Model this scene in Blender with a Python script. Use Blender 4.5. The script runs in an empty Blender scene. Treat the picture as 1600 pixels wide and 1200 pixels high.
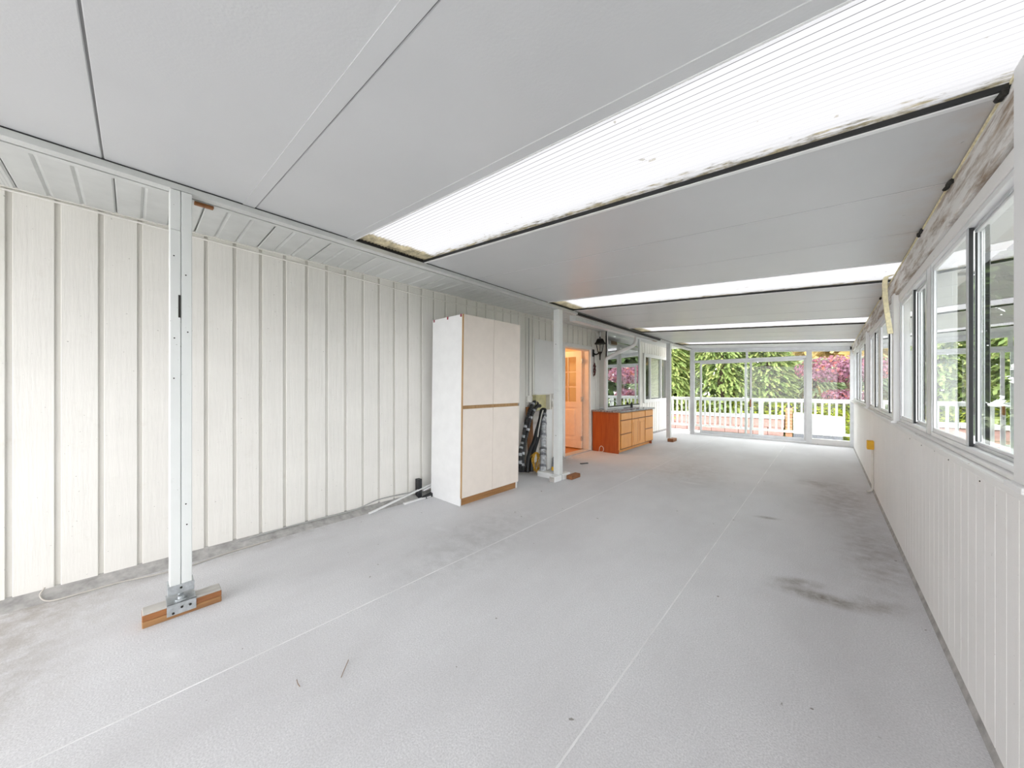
import bpy, bmesh, math, random
from mathutils import Vector, Matrix

random.seed(7)
scene = bpy.context.scene
COL = scene.collection

# ---------------------------------------------------------------- camera
F_PX, YAW, HORIZON, EYE = 539.7, 0.737694, 604.75, 1.3
cam_data = bpy.data.cameras.new('camera')
cam_data.sensor_fit = 'HORIZONTAL'
cam_data.sensor_width = 36.0
cam_data.lens = F_PX / 1600.0 * 36.0
cam_data.shift_y = (HORIZON - 600.0) / 1600.0
cam_data.clip_start = 0.05
cam_data.clip_end = 300
cam = bpy.data.objects.new('camera', cam_data)
COL.objects.link(cam)
cam.location = (0, 0, EYE)
cam.rotation_euler = (math.pi / 2, 0, YAW)
scene.camera = cam

# ---------------------------------------------------------------- world, exposure
world = bpy.data.worlds.new('overcast_sky')
scene.world = world
world.use_nodes = True
wn = world.node_tree.nodes
wn['Background'].inputs['Color'].default_value = (1.0, 0.985, 0.99, 1)
wn['Background'].inputs['Strength'].default_value = 1.0
scene.view_settings.view_transform = 'Standard'
scene.view_settings.look = 'None'
scene.view_settings.gamma = 1.0
scene.view_settings.use_curve_mapping = False
scene.view_settings.exposure = 2.6
try:
    scene.cycles.max_bounces = 10
    scene.cycles.diffuse_bounces = 6
    scene.cycles.transparent_max_bounces = 24
    scene.cycles.sample_clamp_indirect = 8.0
except Exception:
    pass


# ---------------------------------------------------------------- materials
class NT:
    def __init__(self, name):
        self.m = bpy.data.materials.new(name)
        self.m.use_nodes = True
        self.t = self.m.node_tree
        self.n = self.t.nodes
        self.n.clear()
        self.out = self.n.new('ShaderNodeOutputMaterial')

    def add(self, kind, **kw):
        nd = self.n.new(kind)
        for k, v in kw.items():
            if k.startswith('i_'):
                nd.inputs[k[2:].replace('_', ' ')].default_value = v
            else:
                setattr(nd, k, v)
        return nd

    def link(self, a, b):
        self.t.links.new(a, b)

    def coord(self, scale=(1, 1, 1), loc=(0, 0, 0), kind='Object'):
        tc = self.add('ShaderNodeTexCoord')
        mp = self.add('ShaderNodeMapping')
        mp.inputs['Scale'].default_value = scale
        mp.inputs['Location'].default_value = loc
        self.link(tc.outputs[kind], mp.inputs['Vector'])
        return mp.outputs['Vector']

    def noise(self, vec, scale=5, detail=4, rough=0.5):
        nz = self.add('ShaderNodeTexNoise')
        nz.inputs['Scale'].default_value = scale
        nz.inputs['Detail'].default_value = detail
        nz.inputs['Roughness'].default_value = rough
        self.link(vec, nz.inputs['Vector'])
        return nz.outputs['Fac']

    def ramp(self, fac, stops, interp='LINEAR'):
        r = self.add('ShaderNodeValToRGB')
        r.color_ramp.interpolation = interp
        el = r.color_ramp.elements
        while len(el) < len(stops):
            el.new(0.5)
        for e, (p, c) in zip(el, stops):
            e.position = p
            e.color = (c, c, c, 1) if isinstance(c, (int, float)) else (*c, 1)
        self.link(fac, r.inputs['Fac'])
        return r.outputs['Color']

    def mix(self, fac, a, b, blend='MIX'):
        mx = self.add('ShaderNodeMix', data_type='RGBA', blend_type=blend)
        for sock, v in ((mx.inputs[0], fac), (mx.inputs[6], a), (mx.inputs[7], b)):
            if isinstance(v, (int, float)):
                sock.default_value = v if sock.type == 'VALUE' else (v, v, v, 1)
            elif isinstance(v, tuple):
                sock.default_value = (*v, 1) if len(v) == 3 else v
            else:
                self.link(v, sock)
        return mx.outputs[2]

    def math(self, op, a, b=0.5):
        m = self.add('ShaderNodeMath', operation=op)
        for s, v in ((m.inputs[0], a), (m.inputs[1], b)):
            if isinstance(v, (int, float)):
                s.default_value = v
            else:
                self.link(v, s)
        return m.outputs[0]

    def bsdf(self, color, rough=0.6, metal=0.0, bump=None, bstr=0.2, bdist=0.01, spec=0.5, **kw):
        p = self.add('ShaderNodeBsdfPrincipled')
        for sock, v in ((p.inputs['Base Color'], color), (p.inputs['Roughness'], rough), (p.inputs['Metallic'], metal)):
            if isinstance(v, (int, float)):
                sock.default_value = v if sock.type == 'VALUE' else (v, v, v, 1)
            elif isinstance(v, tuple):
                sock.default_value = (*v, 1)
            else:
                self.link(v, sock)
        p.inputs['Specular IOR Level'].default_value = spec
        for k, v in kw.items():
            p.inputs[k.replace('_', ' ')].default_value = v
        if bump is not None:
            b = self.add('ShaderNodeBump')
            b.inputs['Strength'].default_value = bstr
            b.inputs['Distance'].default_value = bdist
            self.link(bump, b.inputs['Height'])
            self.link(b.outputs['Normal'], p.inputs['Normal'])
        return p.outputs['BSDF']

    def done(self, shader):
        self.link(shader, self.out.inputs['Surface'])
        return self.m


M = {}


def plain(name, color, rough=0.6, metal=0.0, var=0.06, scale=8, spec=0.5, bstr=0.0, **kw):
    """A plain colour with slight procedural variation."""
    t = NT(name)
    v = t.coord()
    n = t.noise(v, scale, 5, 0.6)
    lo = tuple(max(0, c * (1 - var * 2)) for c in color)
    hi = tuple(min(1, c * (1 + var)) for c in color)
    c = t.ramp(n, [(0.3, lo), (0.7, hi)])
    M[name] = t.done(t.bsdf(c, rough, metal, bump=n if bstr else None, bstr=bstr, spec=spec, **kw))
    return M[name]


def wood(name, c1, c2, axis='Y', rough=0.55, scale=1.0):
    t = NT(name)
    s = {'X': (1.5, 18, 18), 'Y': (18, 1.5, 18), 'Z': (18, 18, 1.5)}[axis]
    v = t.coord(tuple(k * scale for k in s))
    n = t.noise(v, 1.6, 6, 0.62)
    c = t.ramp(n, [(0.28, c1), (0.5, tuple((a + b) / 2 for a, b in zip(c1, c2))), (0.72, c2)])
    M[name] = t.done(t.bsdf(c, rough, bump=n, bstr=0.25, bdist=0.004))


def painted(name, color, rough=0.55, grain='Z', dirt=(0.42, 0.36, 0.28), dirt_amt=0.25, bstr=0.25, speck=0.0):
    """House paint on wood or board: grain relief, faint blotches, thin dirt."""
    t = NT(name)
    s = {'X': (2, 26, 26), 'Y': (26, 2, 26), 'Z': (26, 26, 2), 'N': (9, 9, 9)}[grain]
    v = t.coord(s)
    g = t.noise(v, 1.3, 6, 0.65)
    v2 = t.coord()
    big = t.noise(v2, 2.2, 5, 0.6)
    c = t.mix(t.ramp(big, [(0.35, 0.0), (0.75, 1.0)]), color, tuple(k * 0.93 for k in color))
    d = t.math('MULTIPLY', t.ramp(t.noise(v2, 7, 8, 0.7), [(0.60, 0.0), (0.8, 1.0)]), dirt_amt)
    c = t.mix(d, c, dirt)
    if speck:
        sp = t.ramp(t.noise(v2, 60, 2, 0.5), [(0.74, 0.0), (0.78, 1.0)])
        c = t.mix(t.math('MULTIPLY', sp, speck), c, (0.12, 0.1, 0.08))
    M[name] = t.done(t.bsdf(c, rough, bump=g, bstr=bstr, bdist=0.004))


# floor membrane: grey speckled vinyl with worn, stained areas
def mat_floor():
    t = NT('vinyl_membrane')
    v = t.coord()
    fine = t.noise(v, 150, 3, 0.65)
    mid = t.noise(v, 34, 5, 0.65)
    big = t.noise(t.coord((1.0, 0.55, 1)), 1.3, 6, 0.62)
    c = t.ramp(fine, [(0.3, (0.53, 0.53, 0.55)), (0.7, (0.82, 0.82, 0.845))])
    c = t.mix(t.math('MULTIPLY', t.ramp(mid, [(0.35, 0.0), (0.7, 1.0)]), 0.25), c, (0.58, 0.58, 0.60))
    c = t.mix(t.math('MULTIPLY', t.ramp(big, [(0.42, 0.0), (0.66, 1.0)]), 0.45), c, (0.50, 0.49, 0.505))

    def stain(x, y, sx, sy, ang, col, amt, th=0.55):
        nonlocal c
        tc = t.add('ShaderNodeTexCoord')
        mp = t.add('ShaderNodeMapping', vector_type='TEXTURE')
        mp.inputs['Location'].default_value = (x, y, 0)
        mp.inputs['Rotation'].default_value = (0, 0, ang)
        mp.inputs['Scale'].default_value = (sx, sy, 1)
        t.link(tc.outputs['Object'], mp.inputs['Vector'])
        ln = t.add('ShaderNodeVectorMath', operation='LENGTH')
        t.link(mp.outputs['Vector'], ln.inputs[0])
        f = t.ramp(ln.outputs['Value'], [(0.0, 1.0), (1.0, 0.0)], 'EASE')
        nz = t.ramp(t.noise(v, 9, 7, 0.7), [(th - 0.2, 0.0), (th + 0.12, 1.0)])
        c = t.mix(t.math('MULTIPLY', t.math('MULTIPLY', f, nz), amt), c, col)

    br = (0.20, 0.17, 0.14)
    stain(-0.02, 2.86, 0.34, 0.11, 0.12, br, 0.95, 0.45)
    stain(-0.13, 2.98, 0.22, 0.10, 0.5, br, 0.7, 0.5)
    stain(0.22, 2.98, 0.20, 0.14, 0.6, br, 0.6, 0.55)
    stain(0.28, 3.9, 0.30, 1.3, 0.0, (0.3, 0.27, 0.26), 0.7, 0.52)
    stain(0.15, 5.6, 0.45, 1.6, 0.0, (0.33, 0.3, 0.3), 0.7, 0.5)
    stain(-0.43, 4.25, 0.16, 0.06, 0.3, (0.25, 0.23, 0.22), 0.8, 0.45)
    stain(-0.1, 6.2, 0.3, 0.3, 0.3, (0.28, 0.26, 0.26), 0.7, 0.5)
    stain(-3.5, -0.6, 1.1, 1.0, 0.0, (0.30, 0.26, 0.21), 0.75, 0.5)
    stain(-2.7, -0.5, 0.7, 0.4, 0.3, (0.28, 0.25, 0.21), 0.7, 0.52)
    stain(-3.5, 0.6, 0.25, 1.4, 0.0, (0.27, 0.25, 0.24), 0.6, 0.5)
    stain(-3.5, 5.0, 0.5, 1.6, 0.0, (0.33, 0.31, 0.3), 0.6, 0.5)
    stain(-2.2, 2.0, 0.6, 1.4, 0.2, (0.40, 0.40, 0.41), 0.6, 0.5)
    stain(-1.6, 5.8, 0.9, 1.6, 0.2, (0.40, 0.38, 0.37), 0.5, 0.5)
    # light scuffs
    stain(-2.35, 0.13, 0.10, 0.05, 0.4, (0.74, 0.74, 0.76), 0.6, 0.45)
    stain(-2.62, 1.9, 0.14, 0.05, 0.2, (0.74, 0.74, 0.76), 0.6, 0.45)
    stain(-1.35, 5.1, 0.22, 0.07, 0.1, (0.74, 0.74, 0.75), 0.6, 0.45)
    sp = t.ramp(t.noise(v, 17, 3, 0.45), [(0.745, 0.0), (0.765, 1.0)])
    c = t.mix(t.math('MULTIPLY', sp, 0.75), c, (0.16, 0.14, 0.12))
    M['floor'] = t.done(t.bsdf(c, 0.62, bump=fine, bstr=0.25, bdist=0.003, spec=0.35))


mat_floor()
plain('seam', (0.80, 0.80, 0.815), 0.55, 0, .12, 3)
painted('siding', (0.84, 0.822, 0.785), 0.55, 'Z', (0.5, 0.44, 0.34), 0.20, 0.6, 0.45)
painted('siding_back', (0.72, 0.70, 0.66), 0.6, 'Z', (0.4, 0.36, 0.3), 0.3, 0.2)
painted('white_paint', (0.83, 0.835, 0.84), 0.5, 'Z', (0.45, 0.42, 0.38), 0.22, 0.2, 0.3)
painted('white_trim', (0.84, 0.84, 0.83), 0.45, 'Y', (0.45, 0.4, 0.34), 0.2, 0.15)
painted('post_paint', (0.76, 0.78, 0.775), 0.5, 'Z', (0.36, 0.36, 0.33), 0.35, 0.2, 0.6)
painted('knee_panel', (0.90, 0.89, 0.88), 0.5, 'Z', (0.56, 0.47, 0.38), 0.16, 0.12, 0.3)
plain('alu_white', (0.80, 0.81, 0.82), 0.35, 0.0, 0.03)
plain('alu', (0.66, 0.68, 0.70), 0.38, 0.6, 0.05)
plain('seam_dark', (0.15, 0.15, 0.155), 0.6)
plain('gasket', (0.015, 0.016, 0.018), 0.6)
plain('steel', (0.55, 0.58, 0.60), 0.42, 0.75, 0.14, 30)
plain('chrome', (0.75, 0.76, 0.78), 0.12, 1.0, 0.02)
plain('black_plastic', (0.018, 0.019, 0.022), 0.45)
plain('black_iron', (0.012, 0.012, 0.013), 0.5, 0.3)
plain('soffit', (0.62, 0.635, 0.625), 0.42, 0.0, 0.04)
plain('membrane_cove', (0.42, 0.41, 0.40), 0.7, 0.0, 0.18, 14)
plain('melamine', (0.84, 0.85, 0.86), 0.35, 0.0, 0.02)
plain('door_cream', (0.87, 0.785, 0.72), 0.42, 0.0, 0.02)
plain('foam', (0.86, 0.78, 0.52), 0.8, 0.0, 0.12, 40)
plain('yellow_plastic', (0.85, 0.48, 0.015), 0.45)
plain('cord_yellow', (0.80, 0.46, 0.05), 0.5)
plain('cable_grey', (0.40, 0.40, 0.40), 0.5)
plain('cable_dull', (0.52, 0.49, 0.45), 0.5)
plain('cable_white', (0.74, 0.72, 0.68), 0.5)
plain('clear_wrap', (0.58, 0.60, 0.64), 0.25, 0.15, 0.3, 26)
plain('tape_grey', (0.22, 0.23, 0.26), 0.4, 0.2, 0.2, 30)
plain('dried_red', (0.11, 0.02, 0.018), 0.6, 0.0, 0.4, 30)
plain('red_plastic', (0.30, 0.02, 0.05), 0.4)
plain('niche_yellow', (0.66, 0.62, 0.36), 0.7, 0.0, 0.12)
plain('door_paint', (0.86, 0.72, 0.60), 0.45, 0.0, 0.03)
plain('room_paint', (0.80, 0.66, 0.46), 0.8, 0.0, 0.03)
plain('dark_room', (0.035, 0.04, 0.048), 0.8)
plain('blind', (0.85, 0.82, 0.70), 0.6, 0.0, 0.1, 12)
plain('deck_white', (0.80, 0.80, 0.80), 0.6, 0.0, 0.04)
plain('rail_white', (0.83, 0.84, 0.83), 0.5, 0.0, 0.05, 20)
plain('block_pink', (0.44, 0.27, 0.24), 0.85, 0.0, 0.14, 12)
plain('cap_stone', (0.70, 0.69, 0.66), 0.8, 0.0, 0.08)
plain('pillar_orange', (0.52, 0.25, 0.14), 0.8, 0.0, 0.12)
plain('white_stone', (0.66, 0.67, 0.69), 0.7, 0.0, 0.05)
plain('twig', (0.30, 0.22, 0.17), 0.8)
plain('bark', (0.13, 0.09, 0.06), 0.9, 0.0, 0.3, 20)
plain('grass_ground', (0.16, 0.20, 0.08), 0.95, 0.0, 0.3, 5)
plain('pale_paving', (0.55, 0.54, 0.52), 0.85, 0.0, 0.1, 6)
plain('mildew', (0.03, 0.028, 0.025), 0.9)
wood('brown_wood', (0.14, 0.05, 0.018), (0.42, 0.17, 0.055), 'Y')
wood('grey_wood', (0.33, 0.31, 0.29), (0.60, 0.58, 0.55), 'Y')
wood('raw_edge', (0.36, 0.20, 0.08), (0.56, 0.36, 0.18), 'Z')
wood('raw_edge_y', (0.22, 0.10, 0.04), (0.50, 0.27, 0.11), 'Y')
wood('kick_wood', (0.26, 0.12, 0.04), (0.46, 0.24, 0.09), 'Y')
wood('vanity_side', (0.33, 0.055, 0.008), (0.46, 0.105, 0.018), 'Z', 0.4)
wood('vanity_front', (0.70, 0.29, 0.07), (0.84, 0.42, 0.13), 'Z', 0.4)
wood('vanity_frame_shaded', (0.17, 0.055, 0.012), (0.26, 0.09, 0.022), 'Z', 0.4)  # frame oak darkened to paint shade into the gaps between the fronts
wood('plank_brown', (0.20, 0.075, 0.02), (0.40, 0.17, 0.05), 'Z')
wood('oak_floor', (0.42, 0.16, 0.04), (0.60, 0.28, 0.09), 'X', 0.3)
wood('rafter', (0.16, 0.09, 0.05), (0.30, 0.19, 0.11), 'Y')


def mat_roof_panel():
    t = NT('roof_panel')
    v = t.coord()
    emb = t.noise(v, 110, 2, 0.5)
    big = t.noise(v, 1.1, 4, 0.55)
    c = t.mix(t.ramp(big, [(0.3, 0.0), (0.75, 1.0)]), (0.60, 0.61, 0.625), (0.55, 0.56, 0.575))
    tc = t.add('ShaderNodeTexCoord')
    sep = t.add('ShaderNodeSeparateXYZ')
    t.link(tc.outputs['Object'], sep.inputs[0])
    # rusty mould stains creeping in from the outer edge over the windows
    edge = t.ramp(sep.outputs['X'], [(0.0, 0.0), (1.0, 1.0)])
    mr = t.add('ShaderNodeMapRange')
    mr.inputs['From Min'].default_value = 0.22
    mr.inputs['From Max'].default_value = 0.46
    t.link(sep.outputs['X'], mr.inputs['Value'])
    st = t.math('MULTIPLY', mr.outputs['Result'], t.ramp(t.noise(v, 5, 6, 0.65), [(0.35, 0.0), (0.65, 1.0)]))
    c = t.mix(t.math('MULTIPLY', st, 0.55), c, (0.50, 0.36, 0.25))
    sp = t.ramp(t.noise(v, 26, 3, 0.5), [(0.73, 0.0), (0.76, 1.0)])
    c = t.mix(t.math('MULTIPLY', t.math('MULTIPLY', sp, mr.outputs['Result']), 0.7), c, (0.08, 0.07, 0.06))
    M['roof_panel'] = t.done(t.bsdf(c, 0.33, bump=emb, bstr=0.10, bdist=0.004, spec=0.55))


mat_roof_panel()


def mat_header():
    """Old beam: white paint flaking off brown, mildewed wood."""
    t = NT('flaking_beam')
    v = t.coord((9, 1.1, 9))
    g = t.noise(t.coord((24, 2, 24)), 1.4, 6, 0.65)
    peel = t.noise(v, 2.1, 8, 0.72)
    woodc = t.ramp(g, [(0.3, (0.20, 0.13, 0.085)), (0.7, (0.47, 0.38, 0.29))])
    c = t.mix(t.ramp(peel, [(0.38, 0.0), (0.56, 1.0)]), woodc, (0.78, 0.77, 0.75))
    mil = t.ramp(t.noise(t.coord((5, 3, 14)), 3, 6, 0.7), [(0.60, 0.0), (0.72, 1.0)])
    c = t.mix(t.math('MULTIPLY', mil, 0.6), c, (0.12, 0.10, 0.08))
    M['header'] = t.done(t.bsdf(c, 0.75, bump=peel, bstr=0.5, bdist=0.006))


mat_header()


def mat_sill():
    t = NT('worn_sill')
    v = t.coord((10, 1.6, 10))
    peel = t.noise(v, 2.3, 8, 0.72)
    c = t.mix(t.ramp(peel, [(0.30, 0.0), (0.36, 1.0)]), (0.33, 0.24, 0.18), (0.83, 0.825, 0.815))
    M['sill'] = t.done(t.bsdf(c, 0.6, bump=peel, bstr=0.3, bdist=0.004))


mat_sill()


def mat_skylight():
    """Ribbed milky sheet; leaf litter and moss lie on it along its low edges."""
    t = NT('ribbed_skylight')
    v = t.coord()
    tc = t.add('ShaderNodeTexCoord')
    sep = t.add('ShaderNodeSeparateXYZ')
    t.link(tc.outputs['Object'], sep.inputs[0])
    nz = t.noise(v, 9, 8, 0.72)
    nf = t.noise(t.coord((5, 30, 5)), 2.2, 6, 0.7)
    mr = t.add('ShaderNodeMapRange')        # litter along the far edge (object y runs 0..0.64)
    mr.inputs['From Min'].default_value = 0.47
    mr.inputs['From Max'].default_value = 0.63
    t.link(sep.outputs['Y'], mr.inputs['Value'])
    m1 = t.math('ADD', t.math('MULTIPLY', mr.outputs['Result'], 0.30), t.math('MULTIPLY', nf, 0.62))
    m1 = t.ramp(m1, [(0.52, 0.0), (0.62, 1.0)])
    mr2 = t.add('ShaderNodeMapRange')       # moss at the house end
    mr2.inputs['From Min'].default_value = -2.38
    mr2.inputs['From Max'].default_value = -2.72
    t.link(sep.outputs['X'], mr2.inputs['Value'])
    m2 = t.math('ADD', t.math('MULTIPLY', mr2.outputs['Result'], 0.8), t.math('MULTIPLY', nz, 0.5))
    m2 = t.ramp(m2, [(0.62, 0.0), (0.72, 1.0)])
    sp = t.ramp(t.noise(t.coord((14, 22, 10)), 1.5, 3, 0.5), [(0.725, 0.0), (0.75, 1.0)])
    mask = t.math('MAXIMUM', t.math('MAXIMUM', m1, m2), t.math('MULTIPLY', sp, 0.55))
    litter = t.ramp(nz, [(0.35, (0.035, 0.032, 0.022)), (0.7, (0.17, 0.15, 0.10))])
    wv = t.add('ShaderNodeMath', operation='SINE')
    t.link(t.math('MULTIPLY', sep.outputs['Y'], 2 * math.pi * 22 / 0.64), wv.inputs[0])
    rib = t.ramp(t.math('ADD', t.math('MULTIPLY', wv.outputs[0], 0.5), 0.5), [(0.06, (0.05, 0.051, 0.052)), (0.36, (0.215, 0.218, 0.222))])
    col = t.mix(mask, rib, litter)
    tr = t.add('ShaderNodeBsdfTranslucent')
    t.link(col, tr.inputs['Color'])
    df = t.bsdf(col, 0.35)
    ms = t.add('ShaderNodeMixShader')
    ms.inputs[0].default_value = 0.14
    t.link(tr.outputs[0], ms.inputs[1])
    t.link(df, ms.inputs[2])
    M['skylight'] = t.done(ms.outputs[0])


mat_skylight()


def mat_glass(name, ior, tint=(0.96, 0.98, 0.97)):
    t = NT(name)
    fr = t.add('ShaderNodeFresnel')
    fr.inputs['IOR'].default_value = ior
    geo = t.add('ShaderNodeNewGeometry')
    front = t.math('SUBTRACT', 1.0, geo.outputs['Backfacing'])
    fac = t.math('MULTIPLY', fr.outputs[0], front)
    tp = t.add('ShaderNodeBsdfTransparent')
    tp.inputs['Color'].default_value = (*tint, 1)
    gl = t.add('ShaderNodeBsdfGlossy')
    gl.inputs['Roughness'].default_value = 0.0
    gl.inputs['Color'].default_value = (0.97, 0.98, 0.98, 1)
    ms = t.add('ShaderNodeMixShader')
    t.link(fac, ms.inputs[0])
    t.link(tp.outputs[0], ms.inputs[1])
    t.link(gl.outputs[0], ms.inputs[2])
    M[name] = t.done(ms.outputs[0])


mat_glass('glass', 1.45)


def mat_coated(name, base, gain, power, tint):
    """Glass with a reflective coating: reflection rises towards grazing angles."""
    t = NT(name)
    lw = t.add('ShaderNodeLayerWeight')
    lw.inputs['Blend'].default_value = 0.5
    geo = t.add('ShaderNodeNewGeometry')
    front = t.math('SUBTRACT', 1.0, geo.outputs['Backfacing'])
    f = t.math('ADD', t.math('MULTIPLY', t.math('POWER', lw.outputs['Facing'], power), gain), base)
    fac = t.math('MULTIPLY', f, front)
    tp = t.add('ShaderNodeBsdfTransparent')
    tp.inputs['Color'].default_value = (*tint, 1)
    gl = t.add('ShaderNodeBsdfGlossy')
    gl.inputs['Roughness'].default_value = 0.0
    gl.inputs['Color'].default_value = (0.97, 0.98, 0.98, 1)
    ms = t.add('ShaderNodeMixShader')
    t.link(fac, ms.inputs[0])
    t.link(tp.outputs[0], ms.inputs[1])
    t.link(gl.outputs[0], ms.inputs[2])
    M[name] = t.done(ms.outputs[0])


mat_coated('window_glass', 0.12, 0.86, 1.6, (0.86, 0.89, 0.88))
mat_coated('picture_glass', 0.45, 0.45, 1.0, (0.6, 0.62, 0.62))


def mat_granite():
    t = NT('granite')
    v = t.coord()
    n = t.noise(v, 55, 4, 0.7)
    c = t.ramp(n, [(0.35, (0.06, 0.06, 0.065)), (0.5, (0.22, 0.22, 0.23)), (0.65, (0.45, 0.45, 0.46))])
    M['granite'] = t.done(t.bsdf(c, 0.12))


mat_granite()


def mat_perf():
    t = NT('soffit_perforated')
    v = t.coord((70, 70, 0))
    vo = t.add('ShaderNodeTexVoronoi', feature='F1')
    vo.inputs['Randomness'].default_value = 0.0
    vo.inputs['Scale'].default_value = 1.0
    t.link(v, vo.inputs['Vector'])
    c = t.ramp(vo.outputs['Distance'], [(0.14, (0.36, 0.36, 0.36)), (0.24, (0.68, 0.695, 0.685))])
    M['soffit_perf'] = t.done(t.bsdf(c, 0.42))


mat_perf()


def foliage(name, stops, trans=0.35, scale=2.5):
    t = NT(name)
    at = t.add('ShaderNodeAttribute', attribute_name='tint')
    n = t.noise(t.coord(), scale, 4, 0.6)
    f = t.math('ADD', t.math('MULTIPLY', at.outputs['Fac'], 0.6), t.math('MULTIPLY', n, 0.45))
    c = t.ramp(f, stops)
    df = t.bsdf(c, 0.55, spec=0.3)
    tr = t.add('ShaderNodeBsdfTranslucent')
    t.link(c, tr.inputs['Color'])
    ms = t.add('ShaderNodeMixShader')
    ms.inputs[0].default_value = trans
    t.link(df, ms.inputs[1])
    t.link(tr.outputs[0], ms.inputs[2])
    M[name] = t.done(ms.outputs[0])


foliage('cedar_leaf', [(0.1, (0.10, 0.17, 0.045)), (0.42, (0.26, 0.36, 0.12)), (0.68, (0.42, 0.48, 0.18)), (0.84, (0.52, 0.50, 0.20)), (0.97, (0.42, 0.27, 0.12))])
foliage('hedge_leaf', [(0.1, (0.14, 0.18, 0.01)), (0.5, (0.32, 0.38, 0.03)), (0.9, (0.52, 0.54, 0.07))])
foliage('spruce_leaf', [(0.1, (0.16, 0.24, 0.14)), (0.5, (0.36, 0.45, 0.26)), (0.9, (0.60, 0.64, 0.34))])
foliage('maple_red', [(0.15, (0.07, 0.02, 0.04)), (0.36, (0.26, 0.10, 0.17)), (0.55, (0.36, 0.20, 0.28)), (0.72, (0.40, 0.11, 0.12)), (0.92, (0.55, 0.20, 0.08))])
foliage('gold_leaf', [(0.1, (0.36, 0.25, 0.08)), (0.5, (0.66, 0.52, 0.22)), (0.9, (0.85, 0.74, 0.48))])
foliage('dark_leaf', [(0.1, (0.03, 0.055, 0.02)), (0.5, (0.08, 0.13, 0.04)), (0.9, (0.18, 0.24, 0.08))])


# ---------------------------------------------------------------- building helpers
def tag(o, label=None, cat=None, group=None, kind=None):
    if label:
        o['label'] = label
    if cat:
        o['category'] = cat
    if group:
        o['group'] = group
    if kind:
        o['kind'] = kind
    return o


def empty(name, loc, label=None, cat=None, group=None, kind=None):
    o = bpy.data.objects.new(name, None)
    COL.objects.link(o)
    o.location = loc
    o.empty_display_size = 0.1
    return tag(o, label, cat, group, kind)


def attach(o, parent):
    if parent is not None:
        o.parent = parent
        if parent.type == 'EMPTY':
            o.matrix_parent_inverse = Matrix.Translation(-Vector(parent.location))
    return o


class MB:
    """Collects geometry in world coordinates and links it as one mesh object."""

    def __init__(self):
        self.v, self.f = [], []

    def hexa(self, p):
        b = len(self.v)
        self.v += [tuple(q) for q in p]
        self.f += [tuple(b + i for i in q) for q in ((0, 3, 2, 1), (4, 5, 6, 7), (0, 1, 5, 4), (1, 2, 6, 5), (2, 3, 7, 6), (3, 0, 4, 7))]
        return self

    def box(self, x0, x1, y0, y1, z0, z1):
        return self.hexa([(x0, y0, z0), (x1, y0, z0), (x1, y1, z0), (x0, y1, z0), (x0, y0, z1), (x1, y0, z1), (x1, y1, z1), (x0, y1, z1)])

    def bar(self, a, b, w, h, up=(0, 0, 1)):
        """A box of width w and height h running from a to b."""
        a, b = Vector(a), Vector(b)
        d = (b - a).normalized()
        u = Vector(up)
        s = d.cross(u)
        if s.length < 1e-5:
            s = d.cross(Vector((1, 0, 0)))
        s.normalize()
        u = s.cross(d).normalized()
        s, u = s * w / 2, u * h / 2
        p = [a - s - u, a + s - u, b + s - u, b - s - u, a - s + u, a + s + u, b + s + u, b - s + u]
        return self.hexa(p)

    def tube(self, pts, r, n=8, cap=True):
        pts = [Vector(p) for p in pts]
        rs = r if isinstance(r, (list, tuple)) else [r] * len(pts)
        base = len(self.v)
        prev = None
        for i, p in enumerate(pts):
            d = (pts[min(i + 1, len(pts) - 1)] - pts[max(i - 1, 0)]).normalized()
            if prev is None:
                u = d.cross(Vector((0, 0, 1)))
                if u.length < 1e-3:
                    u = d.cross(Vector((1, 0, 0)))
            else:
                u = prev - d * prev.dot(d)
            u.normalize()
            prev = u
            w = d.cross(u)
            for k in range(n):
                a = 2 * math.pi * k / n
                self.v.append(tuple(p + (u * math.cos(a) + w * math.sin(a)) * rs[i]))
        for i in range(len(pts) - 1):
            for k in range(n):
                a, b = base + i * n + k, base + i * n + (k + 1) % n
                self.f.append((a, b, b + n, a + n))
        if cap:
            self.f.append(tuple(base + k for k in reversed(range(n))))
            e = base + (len(pts) - 1) * n
            self.f.append(tuple(e + k for k in range(n)))
        return self

    def lathe(self, c, prof, n=16):
        """prof: (radius, z) pairs about the vertical through c."""
        base = len(self.v)
        for r, z in prof:
            for k in range(n):
                a = 2 * math.pi * k / n
                self.v.append((c[0] + r * math.cos(a), c[1] + r * math.sin(a), c[2] + z))
        for i in range(len(prof) - 1):
            for k in range(n):
                a, b = base + i * n + k, base + i * n + (k + 1) % n
                self.f.append((a, b, b + n, a + n))
        self.f.append(tuple(base + k for k in reversed(range(n))))
        e = base + (len(prof) - 1) * n
        self.f.append(tuple(e + k for k in range(n)))
        return self

    def poly(self, pts):
        b = len(self.v)
        self.v += [tuple(p) for p in pts]
        self.f.append(tuple(range(b, b + len(pts))))
        return self

    def build(self, name, mat, parent=None, bevel=0.0, smooth=False, seg=1):
        me = bpy.data.meshes.new(name)
        me.from_pydata(self.v, [], self.f)
        if bevel > 0:
            bm = bmesh.new()
            bm.from_mesh(me)
            bmesh.ops.bevel(bm, geom=list(bm.edges), offset=bevel, segments=seg, affect='EDGES', clamp_overlap=True)
            bm.to_mesh(me)
            bm.free()
        me.update()
        if smooth:
            for p in me.polygons:
                p.use_smooth = True
        me.materials.append(M[mat] if isinstance(mat, str) else mat)
        o = bpy.data.objects.new(name, me)
        COL.objects.link(o)
        return attach(o, parent)


def box(name, mat, parent, x0, x1, y0, y1, z0, z1, bevel=0.0):
    return MB().box(x0, x1, y0, y1, z0, z1).build(name, mat, parent, bevel)


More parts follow.
